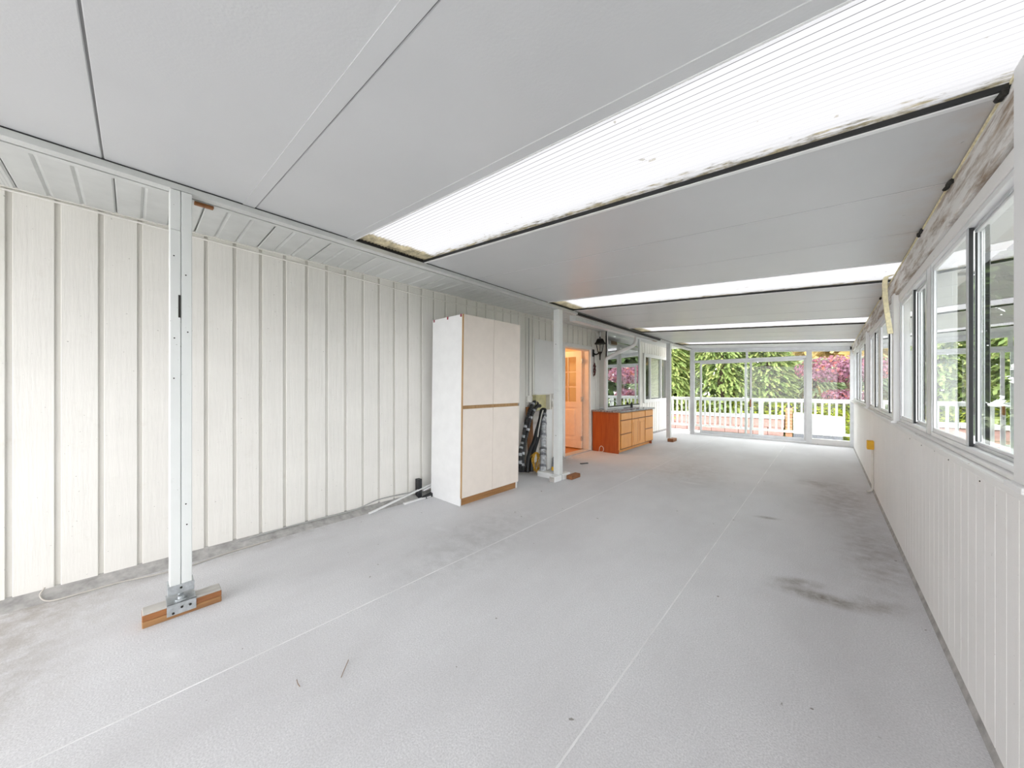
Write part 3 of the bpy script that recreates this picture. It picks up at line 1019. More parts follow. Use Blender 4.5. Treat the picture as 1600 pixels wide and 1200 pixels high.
wb = empty('wood_block', (XB - .01, .2, 0), 'orange-brown timber block lying under the nearest post', 'block')
box('timber', 'raw_edge_y', wb, XB - .045, XB + .047, .036, .366, 0, .033, .003)
box('timber', 'brown_wood', wb, XB - .045, XB + .045, .036, .366, .034, .067, .003)
box('weathered_top', 'grey_wood', wb, XB - .044, XB + .044, .037, .365, .066, .0775, .003)

p2 = post(4.05, 'white post beside the cabinet clutter, in front of the open door', 2)
p3 = post(8.70, 'white post beyond the vanity, by the deck railing', 3)
box('wood_block', 'brown_wood', None, XB - .03, XB + .10, 8.56, 8.84, 0, .074, .006)
tag(bpy.data.objects['wood_block.001'], 'small brown timber block under the far post by the railing', 'block')
fb = empty('wood_block', (XB, 4.0, 0), 'white painted timber foot with raw sawn end under the middle post', 'block')
box('timber', 'white_paint', fb, XB - .055, XB + .035, 3.86, 4.25, 0, .074, .005)
box('sawn_end', 'grey_wood', fb, XB - .05, XB + .03, 3.853, 3.861, .005, .07, .002)
box('strap', 'steel', fb, XB - .06, XB + .04, 4.03, 4.035, 0.001, .0745)
box('wood_block', 'brown_wood', None, XB + .045, XB + .135, 4.13, 4.36, 0, .055, .006)
tag(bpy.data.objects['wood_block.003'], 'short reddish brown timber offcut beside the middle post foot', 'block')
box('wood_block', 'white_paint', None, XB - .36, XB - .065, 3.98, 4.08, 0, .075, .005)
tag(bpy.data.objects['wood_block.004'], 'white painted timber piece lying between middle post and wrapped roll', 'block')
box('wood_offcut', 'brown_wood', None, XB - .105, XB - .075, .255, .345, rz(XB, .3) - .058, rz(XB, .3) - .041, .003)
tag(bpy.data.objects['wood_offcut'], 'orange wood shim poking out under the beam beside the nearest post', 'shim')

# ================================================================ TALL CABINET
cb = empty('tall_cabinet', (-3.2, 2.87, 0), 'tall white two-tier pantry cabinet with cream doors against the siding', 'cabinet')
CX0, CX1, CY0, CY1, CH = -3.49, -2.925, 2.40, 3.335, 2.09
LEAN = .018


def cbox(name, mat, par, x0, x1, y0, y1, z0, z1, bev=.0015):
    m = MB().box(x0, x1, y0, y1, z0, z1)
    m.v = [(x + LEAN * z, y, z) for x, y, z in m.v]
    return m.build(name, mat, par, bev)


cbox('side_panel', 'melamine', cb, CX0, CX1 - .022, CY0, CY0 + .016, 0, CH)
cbox('side_panel', 'melamine', cb, CX0, CX1 - .022, CY1 - .016, CY1, 0, CH)
cbox('top_panel', 'melamine', cb, CX0, CX1 - .022, CY0 + .016, CY1 - .016, CH - .018, CH)
cbox('back_panel', 'melamine', cb, CX0, CX0 + .006, CY0 + .016, CY1 - .016, .08, CH - .018)
cbox('carcass_edge', 'raw_edge', cb, CX1 - .022, CX1 - .0195, CY0 + .001, CY1 - .001, .085, CH)
cbox('kick_board', 'kick_wood', cb, CX1 - .055, CX1 - .035, CY0 + .002, CY1 - .002, 0, .086)
cbox('end_edge', 'raw_edge', cb, CX1 - .022, CX1 - .003, CY0 + .0005, CY0 + .011, .086, CH)
ym = (CY0 + CY1) / 2
for z0, z1 in ((.088, 1.060), (1.098, CH)):
    for a, b in ((CY0 + .012, ym - .0018), (ym + .0018, CY1)):
        dd = cbox('door', 'door_cream', cb, CX1 - .019, CX1, a, b, z0, z1, .002)
        ze = z1 if z0 < .5 else z0
        cbox('edge_band', 'raw_edge', dd, CX1 - .019, CX1 - .002, a + .002, b - .002, ze - .002, ze + .003, 0)
cbox('finger_rail', 'raw_edge', cb, CX1 - .040, CX1 - .020, CY0 + .012, CY1 - .012, 1.05, 1.11)
for xx in (-3.46, -3.20, -2.965):
    cbox('corner_clip', 'red_plastic', cb, xx - .012, xx + .012, CY0 - .004, CY0 + .018, CH - .028, CH + .004, .003)

# things beside the cabinet
ab = MB()
ab.box(-3.565, -3.50, 2.235, 2.285, .05, .275)
ab = ab.build('plastic_block', 'black_plastic', None, .003)
tag(ab, 'upright black plastic block standing against siding beside the tall cabinet', 'block')
for v in ab.data.vertices:
    v.co.z -= .05
tag(MB().hexa([(-3.47, 2.26, 0), (-3.44, 2.30, 0), (-3.50, 2.72, 0), (-3.54, 2.68, 0), (-3.47, 2.26, .03), (-3.44, 2.30, .03), (-3.50, 2.72, .08), (-3.54, 2.68, .08)]).build('plastic_wedge', 'black_plastic'),
    'flat black plastic piece lying half behind the tall cabinet', 'plastic piece')
tag(MB().bar((-3.44, 1.62, .012), (-3.535, 2.55, .15), .022, .014).build('trim_strip', 'white_paint'), 'long white trim strip leaning up behind the tall cabinet', 'strip')
tag(MB().bar((-3.50, 2.30, .085), (-3.545, 2.75, .17), .022, .014).build('trim_strip', 'white_paint'), 'short white trim strip above the long one, behind the cabinet', 'strip')
tag(MB().bar((-3.455, 2.02, .009), (-3.46, 2.37, .012), .035, .014).build('trim_strip', 'white_paint'), 'white trim strip lying flat on the floor before the cabinet side', 'strip')
tag(MB().tube(bez([(-3.47, .22, .012), (-3.545, .4, .02), (-3.555, .9, .05), (-3.55, 1.5, .05), (-3.56, 1.8, .09), (-3.56, 2.24, .075)]), .006, 6).build('cable', 'cable_grey'),
    'thin grey cable running along the siding foot towards the cabinet', 'cable')
tag(MB().tube(bez([(-3.55, -.36, .07), (-3.53, -.375, .03), (-3.47, -.33, .007), (-3.46, -.2, .007), (-3.46, -.05, .007), (-3.42, .1, .007), (-3.40, .26, .007), (-3.45, .5, .007), (-3.47, .8, .007)]), .0045, 6).build('cable', 'cable_dull'),
    'white cable coming out of the siding and curving over the floor behind the nearest post', 'cable')
tag(MB().tube(bez([(XL + .008, Y0 + .5, 2.46), (XL + .008, -.5, 2.462), (XL + .010, .6, 2.44), (XL + .012, 1.6, 2.415), (XL + .012, 2.4, 2.385), (XL + .012, 3.3, 2.40), (XL + .012, 4.2, 2.43), (XL + .012, 5.2, 2.40), (XL + .012, 6.0, 2.43), (XL + .012, 6.68, 2.44)], 8), .007, 6).build('cable', 'siding'),
    'cream cable sagging along the top of the siding under the soffit', 'cable')

# ================================================================ SERVICE CORNER by the middle post
sp = empty('service_cover', (XL, 4.85, 1.2), 'white board cover on the siding above the yellow recess', 'cover')
box('board', 'white_paint', sp, XL + .002, XL + .022, 4.475, 5.24, 1.18, 2.10, .003)
box('edge_strip', 'siding', sp, XL + .002, XL + .016, 4.43, 4.474, 1.18, 2.13, .002)
nb = empty('service_box', (XL, 4.62, .9), 'small open pale yellow box on the siding above the black hoses', 'box')
box('back', 'niche_yellow', nb, XL + .001, XL + .008, 4.43, 4.81, .91, 1.17)
box('side', 'niche_yellow', nb, XL + .008, XL + .09, 4.43, 4.442, .91, 1.17)
box('side', 'siding', nb, XL + .008, XL + .09, 4.80, 4.812, .91, 1.17)
box('lid', 'siding', nb, XL + .001, XL + .095, 4.42, 4.82, 1.17, 1.182)
box('bottom', 'siding', nb, XL + .001, XL + .09, 4.43, 4.81, .898, .91)
for (ya, za, lb) in ((4.28, 1.05, 'white wall bracket beside the yellow box, on the cabinet side'), (5.0, 1.09, 'upper white wall bracket behind the middle post'), (4.98, .95, 'lower white wall bracket behind the middle post')):
    w = empty('wall_bracket', (XL, ya, za), lb, 'bracket')
    box('plate', 'siding', w, XL, XL + .03, ya, ya + .13, za, za + .10, .003)
    box('lip', 'siding', w, XL + .03, XL + .05, ya, ya + .13, za, za + .02, .003)
tag(MB().tube([(XL + .015, 4.33, 1.16), (XL + .015, 4.33, 2.42)], .006, 6).build('cable', 'cable_grey'), 'thin grey wire running straight up the siding above the wall bracket', 'cable')


def hose(name, pts, r, mat, label, bands=None, bmat='tape_grey', corr=False):
    c = bez(pts, 12)
    rr = [r * (1 + (.08 if (i % 2 and corr) else 0)) for i in range(len(c))]
    h = empty(name, pts[0], label, 'hose')
    MB().tube(c, rr, 10).build('pipe', mat, h, smooth=not corr)
    for f in bands or ():
        i = int(f * (len(c) - 3))
        MB().tube(c[i:i + 3], r * 1.12, 10).build('band', bmat, h)
    return h


hose('drain_hose', [(-3.516, 4.496, 1.023), (-3.52, 4.399, 1.047), (-3.496, 4.255, 0.89), (-3.464, 4.122, 0.679), (-3.431, 4.022, 0.465), (-3.406, 3.934, 0.305), (-3.372, 3.90, 0.03)], .030, 'black_plastic',
     'black hose with silver bands, outermost towards the cabinet', (.2, .5, .62, .70, .78, .86, .94), 'clear_wrap', True)
hose('drain_hose', [(-3.472, 4.508, 0.993), (-3.47, 4.404, 0.976), (-3.452, 4.25, 0.842), (-3.427, 4.14, 0.651), (-3.4, 4.031, 0.448), (-3.373, 3.955, 0.248), (-3.345, 3.935, 0.03)], .028, 'black_plastic',
     'black hose with grey tape bands, second from the cabinet', (.25, .36, .52, .8, .93), 'clear_wrap', True)
hose('drain_hose', [(-3.40, 4.455, 0.933), (-3.386, 4.397, 0.793), (-3.363, 4.285, 0.62), (-3.34, 4.177, 0.453), (-3.324, 4.064, 0.331), (-3.303, 3.985, 0.172), (-3.284, 3.955, 0.03)], .030, 'black_plastic',
     'thick plain black hose, third from the cabinet', (), 'clear_wrap')
hose('drain_hose', [(-3.40, 4.54, 0.931), (-3.385, 4.47, 0.832), (-3.36, 4.366, 0.656), (-3.335, 4.25, 0.468), (-3.31, 4.148, 0.334), (-3.29, 4.058, 0.165), (-3.27, 4.03, 0.03)], .032, 'black_plastic',
     'thick plain black hose next to the wrapped roll', (.12,), 'tape_grey')
hose('drain_hose', [(-3.33, 4.40, 0.93), (-3.325, 4.345, 0.838), (-3.30, 4.25, 0.644), (-3.29, 4.21, 0.529)], .009, 'cable_white', 'thin white hose hanging over the black bundle')
wp = empty('wood_plank', (-3.45, 4.3, 0), 'narrow brown plank leaning on the siding behind the black hoses', 'plank')
MB().hexa([(-3.46, 4.19, 0), (-3.44, 4.19, 0), (-3.44, 4.32, 0), (-3.46, 4.32, 0), (-3.568, 4.25, .98), (-3.548, 4.25, .98), (-3.548, 4.40, .98), (-3.568, 4.40, .98)]).build('board', 'plank_brown', wp, .003)
rl = empty('wrapped_roll', (-3.06, 4.03, 0), 'upright clear plastic wrapped roll with grey tape bands beside the hoses', 'roll')
c0, c1 = Vector((-3.07, 4.05, 0.02)), Vector((-3.42, 4.53, .90))
MB().tube([c0.lerp(c1, i / 12) for i in range(13)], [.046 + .004 * math.sin(i * 2.1) for i in range(13)], 12).build('core', 'clear_wrap', rl, smooth=True)
for f in (.1, .27, .36, .58, .78, .92):
    MB().tube([c0.lerp(c1, f), c0.lerp(c1, f + .035)], .0525, 12).build('band', 'tape_grey', rl)
MB().tube([c0.lerp(c1, .985), c0.lerp(c1, 1.04)], .048, 12).build('end_cap', 'black_plastic', rl)
cd = empty('cord_coil', (-3.25, 4.13, 0), 'tangled yellow cord coil on the floor behind the wrapped roll', 'cord')
rnd = random.Random(3)
for j in range(7):
    pts = []
    for q in range(13):
        a = q / 12 * 2 * math.pi
        pts.append((-3.25 + .03 * math.sin(a * 2 + j) - j * .008, 4.14 + (.085 + .02 * rnd.random()) * math.cos(a), .15 + (.125 + .02 * rnd.random()) * math.sin(a) + .004 * j))
    MB().tube(bez(pts, 4), .007, 5).build('loop', 'cord_yellow', cd, smooth=True)
tag(MB().hexa([(-3.26, 4.38, 0), (-3.24, 4.39, 0), (-3.23, 4.50, 0), (-3.25, 4.50, 0), (-3.49, 4.66, .92), (-3.47, 4.67, .92), (-3.46, 4.83, .92), (-3.48, 4.83, .92)]).build('white_board', 'white_paint'), 'wide white board leaning between wrapped roll and middle post', 'board')
tag(MB().hexa([(-3.20, 4.46, 0), (-3.18, 4.46, 0), (-3.18, 4.54, 0), (-3.20, 4.54, 0), (-3.41, 4.84, .81), (-3.39, 4.84, .81), (-3.39, 4.90, .81), (-3.41, 4.90, .81)]).build('white_board', 'white_paint'), 'narrow white board leaning right behind the middle post', 'board')
lv = empty('paint_tool', (-3.02, 4.24, 0), 'small grey tool with yellow end leaning behind the middle post', 'tool')
MB().bar((-3.12, 4.36, .012), (-3.13, 4.375, .065), .03, .02, (1, 0, 0)).build('end', 'yellow_plastic', lv)
MB().bar((-3.13, 4.375, .065), (-3.155, 4.44, .205), .03, .012, (1, 0, 0)).build('blade', 'tape_grey', lv)
tag(MB().bar((-3.06, 5.08, .01), (-3.00, 5.22, .006), .03, .012).build('plastic_piece', 'black_plastic'), 'small black plastic scrap on the floor before the door threshold', 'scrap')

# ================================================================ LANTERN and dried bundle
ln = empty('wall_lantern', (XL, 6.42, 2.0), 'black iron coach lantern with clear glass on the siding by the door', 'lantern')
LC = (XL + .16, 6.44, 2.02)
MB().box(XL, XL + .022, 6.36, 6.47, 1.93, 2.08).build('backplate', 'black_iron', ln, .008)
MB().tube(bez([(XL + .02, 6.42, 2.0), (XL + .07, 6.43, 1.97), (XL + .12, 6.44, 1.99), (LC[0], LC[1], 2.01)]), .014, 8).build('arm', 'black_iron', ln, smooth=True)
MB().lathe(LC, [(.012, -.17), (.016, -.10), (.022, -.05), (.045, -.02), (.052, 0)], 6).build('tail', 'black_iron', ln)
MB().lathe(LC, [(.045, .0), (.085, .165)], 6).build('glass_body', 'glass', ln)
for k6 in range(6):
    a = 2 * math.pi * k6 / 6
    ca, sa = math.cos(a), math.sin(a)
    MB().tube([(LC[0] + .047 * ca, LC[1] + .047 * sa, LC[2]), (LC[0] + .088 * ca, LC[1] + .088 * sa, LC[2] + .168)], .007, 5).build('rib', 'black_iron', ln)
MB().lathe(LC, [(.125, .158), (.125, .170), (.098, .195), (.082, .235), (.066, .262), (.020, .275), (.014, .30), (.004, .315)], 6).build('roof', 'black_iron', ln)
MB().lathe(LC, [(.010, .0), (.010, .07), (.016, .10), (.004, .13)], 8).build('candle', 'white_stone', ln)
cl = empty('dried_bundle', (XL + .03, 6.42, 1.9), 'dark red dried pepper bundle hanging below the lantern', 'ornament')
MB().tube([(XL + .03, 6.43, 1.93), (XL + .03, 6.43, 1.78)], .006, 5).build('string', 'dried_red', cl)
for j in range(16):
    zz = 1.80 - .24 * j / 16
    a = j * 2.4
    w = .032 if 2 < j < 13 else .016
    MB().tube(bez([(XL + .03, 6.43, zz), (XL + .035 + w * .7 * abs(math.cos(a)), 6.43 + w * math.sin(a), zz - .02), (XL + .03 + w * .6 * abs(math.cos(a)), 6.43 + w * 1.25 * math.sin(a), zz - .06)], 3),
              [.004, .010, .012, .012, .010, .008, .004], 5).build('pepper', 'dried_red', cl)

# ================================================================ GUTTER and DOWNSPOUT
ybar(MB(), XB - .03, XB + .0065, 4.5, 8.0, rz(XB, 4.5) - .0425, rz(XB, 4.5) - .012, rz(XB, 8.0) - .0425, rz(XB, 8.0) - .012).build('dark_gap_strip', 'gasket', tb)  # black strip over the beam face, painting the shadowed gap above the gutter
gt = empty('eave_gutter', (-2.92, 6.2, 2.33), 'white box gutter piece hanging under the beam above the vanity', 'gutter')


def gz(yy):
    return 2.338 + .004 * (yy - 4.6) / 3.2


ybar(MB(), -2.985, -2.875, 4.64, 7.86, 2.333, 2.337, 2.340, 2.344).build('bottom', 'alu_white', gt)
ybar(MB(), -2.880, -2.875, 4.64, 7.86, 2.333, 2.425, 2.340, 2.412).build('front', 'alu_white', gt)
ybar(MB(), -2.985, -2.980, 4.64, 7.86, 2.333, 2.440, 2.340, 2.430).build('back', 'alu_white', gt)
ybar(MB(), -2.890, -2.866, 4.64, 7.86, 2.418, 2.428, 2.405, 2.415).build('lip', 'alu_white', gt)
box('end_cap', 'alu_white', gt, -2.985, -2.875, 4.636, 4.642, 2.333, 2.425)
box('end_cap', 'alu_white', gt, -2.985, -2.875, 7.856, 7.862, 2.340, 2.412)
for yy in (5.1, 6.1, 7.1):
    box('hanger', 'alu_white', gt, -2.98, -2.87, yy, yy + .02, 2.412, 2.43)
box('eave_rafter', 'rafter', None, -2.96, -2.875, 7.88, 8.25, 2.36, 2.44, .004)
tag(bpy.data.objects['eave_rafter'], 'brown bare timber end just past the gutter', 'rafter')
tag(MB().tube(bez([(-2.93, 7.06, 2.335), (-2.93, 7.05, 2.24), (-2.96, 7.00, 2.16), (-3.12, 6.86, 2.06), (-3.32, 6.68, 1.93), (-3.385, 6.63, 1.86), (-3.39, 6.625, 1.70), (-3.39, 6.625, .85), (-3.39, 6.625, .02)], 8), .036, 12).build('downspout', 'alu_white', smooth=True),
    'white round downspout elbowing from the gutter to beside the picture window', 'downspout')
tag(MB().tube([(XL + .03, 6.69, 1.95), (XL + .03, 6.69, 2.478)], .02, 8).build('corner_pipe', 'alu_white', smooth=True), 'thin white pipe rising to the soffit at the picture window edge', 'pipe')

# ================================================================ VANITY
vn = empty('vanity', (-3.25, 7.2, 0), 'orange oak bathroom vanity cabinet below the picture window', 'cabinet')
VX0, VX1, VY0, VY1 = -3.54, -2.955, 6.345, 8.07
body = MB().box(VX0, VX1 - .02, VY0, VY0 + .018, 0, .80)
body.build('side_panel', 'vanity_side', vn, .0015)
box('side_panel', 'vanity_side', vn, VX0, VX1 - .02, VY1 - .018, VY1, 0, .80, .0015)
box('back_panel', 'vanity_side', vn, VX0, VX0 + .01, VY0 + .018, VY1 - .018, .05, .80)
box('face_frame', 'vanity_frame_shaded', vn, VX1 - .02, VX1, VY0, VY1, .075, .80, .0015)
box('kick_board', 'vanity_front', vn, VX1 - .09, VX1 - .075, VY0 + .01, VY1 - .01, 0, .08)
box('face_edge', 'vanity_front', vn, VX1 - .021, VX1 + .0005, VY0 - .002, VY0 + .03, .075, .80, .0015)


def front(nm, ya, yb, z0, z1, panel=False):
    o = box(nm, 'vanity_front', vn, VX1 + .0005, VX1 + .02, ya, yb, z0, z1, .004)
    if panel:
        MB().box(VX1 + .012, VX1 + .026, ya + .06, yb - .06, z0 + .07, z1 - .07).build('raised_panel', 'vanity_front', o, .008)
        for q in ((ya + .045, ya + .055, z0 + .055, z1 - .055), (yb - .055, yb - .045, z0 + .055, z1 - .055)):
            box('groove', 'vanity_side', o, VX1 + .018, VX1 + .0212, *q)
    return o


c1_, c2_ = 6.875, 7.575
for ya, yb in ((VY0 + .04, c1_ - .015), (c2_ + .02, VY1 - .035)):
    for z0, z1 in ((.655, .785), (.385, .635), (.095, .365)):
        front('drawer', ya, yb, z0, z1)
front('drawer', c1_ + .015, c2_ - .015, .655, .785)
cm = (c1_ + c2_) / 2
front('door', c1_ + .015, cm - .005, .095, .635, True)
front('door', cm + .005, c2_ - .015, .095, .635, True)
ct = empty('stone_countertop', (-3.25, 7.2, .8), 'dark speckled granite countertop with sink on the oak vanity', 'countertop')
sy0, sy1, sx0, sx1 = 7.05, 7.55, -3.42, -3.08
VXc = VX1 + .035
m = MB()
m.box(VX0 - .01, VXc, VY0 - .03, sy0, .802, .832).box(VX0 - .01, VXc, sy1, VY1 + .05, .802, .832).box(VX0 - .01, sx0, sy0, sy1, .802, .832).box(sx1, VXc, sy0, sy1, .802, .832)
m.build('slab', 'granite', ct)
sk = MB()
sk.box(sx0, sx0 + .006, sy0, sy1, .70, .828).box(sx1 - .006, sx1, sy0, sy1, .70, .828).box(sx0, sx1, sy0, sy0 + .006, .70, .828).box(sx0, sx1, sy1 - .006, sy1, .70, .828).box(sx0, sx1, sy0, sy1, .692, .70)
sk.build('sink', 'white_stone', ct)
fc = empty('faucet', (-3.44, 6.85, .832), 'chrome arched faucet on the granite countertop', 'faucet')
MB().lathe((-3.44, 6.90, .833), [(.03, 0), (.03, .01), (.018, .02), (.016, .05)], 12).build('base', 'chrome', fc, smooth=True)
MB().tube(bez([(-3.44, 6.90, .87), (-3.44, 6.91, .95), (-3.41, 6.94, 1.0), (-3.35, 6.99, .99), (-3.32, 7.02, .93)], 6), .011, 10).build('spout', 'chrome', fc, smooth=True)
MB().tube([(-3.44, 6.87, .87), (-3.44, 6.78, .90)], .008, 8).build('lever', 'chrome', fc)
fc2 = empty('soap_pump', (-3.30, 7.85, .832), 'small dark pump bottle near the far end of the countertop', 'bottle')
MB().lathe((-3.38, 7.90, .833), [(.026, 0), (.028, .01), (.028, .085), (.012, .10), (.012, .12)], 12).build('bottle', 'black_plastic', fc2, smooth=True)
MB().tube([(-3.38, 7.90, .95), (-3.38, 7.90, .975), (-3.34, 7.90, .975)], .006, 6).build('nozzle', 'chrome', fc2)
tag(MB().tube(bez([(-3.38, 6.325, .006), (-3.36, 6.318, .09), (-3.32, 6.316, .12), (-3.28, 6.318, .08), (-3.30, 6.325, .012), (-3.36, 6.31, .006)], 6), .006, 6).build('cable', 'cable_white'), 'small white cable loop hanging against the vanity side', 'cable')

# ================================================================ right wall extras
ob = empty('outlet_box', (XR, 6.2, .5), 'bright yellow outlet box on the knee wall with white conduit', 'outlet')
box('box', 'yellow_plastic', ob, XR - .062, XR, 6.15, 6.25, .525, .632, .006)
MB().tube(bez([(XR - .014, 6.17, .527), (XR - .013, 6.17, .25), (XR - .013, 6.17, .05), (XR - .035, 6.15, .012), (XR - .06, 6.12, .009)], 6), .010, 8).build('conduit', 'cable_white', ob, smooth=True)
fm = MB()
c = bez([(.386, 4.085, 2.195), (.352, 4.05, 2.17), (.345, 4.03, 2.08), (.355, 4.04, 1.92), (.378, 4.06, 1.725)], 6)
for i in range(len(c) - 1):
    pass
fo = MB()
n = len(c)
for p in c:
    fo.v += [(p.x - .012, p.y - .008, p.z), (p.x + .016, p.y - .012, p.z), (p.x + .016, p.y + .016, p.z), (p.x - .012, p.y + .016, p.z)]
for i in range(n - 1):
    for k4 in range(4):
        a, b = i * 4 + k4, i * 4 + (k4 + 1) % 4
        fo.f.append((a, b, b + 4, a + 4))
fo.f += [(0, 1, 2, 3), (4 * n - 1, 4 * n - 2, 4 * n - 3, 4 * n - 4)]
tag(fo.build('foam_strip', 'foam'), 'yellow foam strip peeling off the window post and hanging down', 'foam strip')

# twigs on the floor
for (x, yy, a, l, lb) in ((-1.64, .66, 2.45, .10, 'thin brown twig on the grey floor, the longer of two'), (-1.71, .49, 3.1, .05, 'short curled brown twig on the grey floor near the picture bottom')):
    c, s = math.cos(a) * l / 2, math.sin(a) * l / 2
    tag(MB().tube(bez([(x - c, yy - s, .004), (x + .004, yy - .003, .006), (x + c, yy + s, .004)], 4), .0018, 5).build('twig', 'twig'), lb, 'twig')

# ================================================================ OUTSIDE
gr = box('ground', 'grass_ground', None, -40, 40, -30, 60, -.75, -.65)
tag(gr, 'ground of the garden around the house', 'ground', kind='structure')
dk = empty('floor_deck', (-1.5, 11, 0), 'pale open deck beyond the glazed end wall', 'deck', kind='structure')
box('deck_sheet', 'deck_white', dk, -6.0, 1.2, YE + .06, 11.55, -.06, -.004)
box('deck_frame', 'rail_white', dk, -6.0, 1.2, 11.5, 11.56, -.64, -.06)
pv = box('pavement', 'pale_paving', None, -14, 8, 11.6, 15.0, -.66, -.40)
tag(pv, 'pale paved strip between the deck and the pink block wall', 'pavement', kind='structure')
nearp = box('bounce_ground_near', 'pale_paving', None, -8, 8, -14, Y0 - .01, -.66, -.10)  # unseen bright ground added past the open end to bounce daylight in
tag(nearp, 'pale paved yard added behind the camera to bounce light in', 'pavement', kind='structure')
sidep = box('bounce_ground_side', 'pale_paving', None, .75, 4.2, Y0, 12, -.66, -.40)  # bright ground added beside the windows for bounced daylight
tag(sidep, 'pale paved path added outside the window wall to bounce light', 'pavement', kind='structure')

YR = 11.35
rg = empty('deck_railing', (-2.4, YR, 0), 'white painted wooden railing with square balusters around the open deck', 'railing')
box('top_rail', 'rail_white', rg, -5.9, 1.1, YR - .06, YR + .06, .965, 1.0, .004)
box('sub_rail', 'rail_white', rg, -5.9, 1.1, YR - .02, YR + .02, .91, .964, .003)
box('bottom_rail', 'rail_white', rg, -5.9, 1.1, YR - .02, YR + .02, .13, .19, .003)
posts = (-4.9, -3.03, -1.29, .47)
for px in posts:
    box('post', 'rail_white', rg, px - .05, px + .05, YR - .05, YR + .05, -.004, .964, .004)
x = -5.85
while x < 1.08:
    if all(abs(x - p) > .085 for p in posts):
        box('baluster', 'rail_white', rg, x - .021, x + .021, YR - .02, YR + .02, .185, .915)
    x += .1285

# pink block garden wall with pale caps, pillar, white block
gw = empty('garden_wall', (-3.5, 15.2, -.4), 'low pink block garden wall with pale cap stones beyond the railing', 'wall')
for r in range(2):
    x = -9.0 + (.22 if r else 0)
    while x < -1.15:
        box('block', 'block_pink', gw, x + .006, min(x + .44, -1.06) - .006, 15.1, 15.4, -.40 + .29 * r, -.40 + .29 * (r + 1) - .01, .008)
        x += .44
x = -9.0
while x < -1.1:
    box('cap', 'cap_stone', gw, x + .004, min(x + .6, -1.05) - .004, 15.05, 15.45, .185, .27 + .05 * random.random(), .01)
    x += .6
pl = empty('brick_pillar', (-.95, 15.2, -.4), 'slim orange brick pillar with a dark cap at the garden wall end', 'pillar')
for j in range(9):
    box('brick', 'pillar_orange', pl, -1.03, -.85, 15.1, 15.3, -.40 + j * .11, -.40 + j * .11 + .10, .006)
MB().lathe((-.94, 15.2, .58), [(.07, 0), (.09, .02), (.06, .10), (.02, .13)], 8).build('cap', 'black_iron', pl)
wt = empty('planter_wall', (-.2, 15.2, -.4), 'low white block planter behind the railing, beside the orange pillar', 'planter')
for j in range(5):
    box('block', 'white_stone', wt, -.82 + j * .245, -.82 + j * .245 + .238, 15.1, 15.5, -.28, .42 - .02 * j, .01)
box('plinth', 'tape_grey', wt, -.82, .40, 15.12, 15.48, -.40, -.285)


# ---- plants
def leafmesh(name, mat, leaves, parent):
    """leaves: list of (list of points, tint)."""
    vs, fs, tint = [], [], []
    for pts, tv in leaves:
        b = len(vs)
        vs += pts
        fs.append(tuple(range(b, b + len(pts))))
        tint += [tv] * len(pts)
    me = bpy.data.meshes.new(name)
    me.from_pydata(vs, [], fs)
    at = me.attributes.new('tint', 'FLOAT', 'POINT')
    at.data.foreach_set('value', tint)
    me.materials.append(M[mat])
    o = bpy.data.objects.new(name, me)
    COL.objects.link(o)
    attach(o, parent)
    o['kind'] = 'stuff'
    return o


def spray(p, d, side, L, W, lobes=3):
    """Drooping frond: a zigzag-edged flat blade from p along d."""
    out_l, out_r = [], []
    for i in range(lobes):
        t0, t1 = (i + .15) / (lobes + .3), (i + .8) / (lobes + .3)
        w0, w1 = W * (.35 + .3 * (1 - t0)), W * (1 - .6 * t1)
        droop = Vector((0, 0, -L * .35 * t1 * t1))
        out_l += [p + d * (L * t0) + side * (w0 * .5) + droop * .6, p + d * (L * t1) + side * w1 + droop]
        out_r += [p + d * (L * t0) - side * (w0 * .5) + droop * .6, p + d * (L * t1) - side * w1 + droop]
    tip = p + d * L + Vector((0, 0, -L * .35))
    return [tuple(q) for q in [p] + out_l + [tip] + out_r[::-1]]


def conifer(base, h, r, n, mat, label, rnd, name='cedar_tree', group=None, L=(.35, .7), W=.13, front=None, zmin=.1, droop=.5):
    t = empty(name, base, label, 'tree', group)
    B = Vector(base)
    MB().tube([B, B + Vector((.05, 0, h * .5)), B + Vector((0, 0, h * .95))], [r * .09, r * .06, r * .015], 8).build('trunk', 'bark', t)
    lv = []
    for i in range(n):
        u = rnd.random() ** .8
        z = h * (zmin + (1 - zmin) * u)
        rr = r * (1 - u) ** .65 * rnd.uniform(.72, 1.05)
        a = rnd.uniform(0, 2 * math.pi)
        out = Vector((math.cos(a), math.sin(a), 0))
        p = B + out * rr * .85 + Vector((0, 0, z))
        d = (out + Vector((rnd.uniform(-.5, .5), rnd.uniform(-.5, .5), rnd.uniform(-droop, .15)))).normalized()
        s = d.cross(Vector((rnd.uniform(-.6, .6), rnd.uniform(-.6, .6), 1))).normalized()
        l = rnd.uniform(*L)
        lv.append((spray(p, d, s, l, W * rnd.uniform(.7, 1.2)), min(1, max(0, rnd.gauss(.5, .22)))))
    leafmesh('foliage', mat, lv, t)
    return t


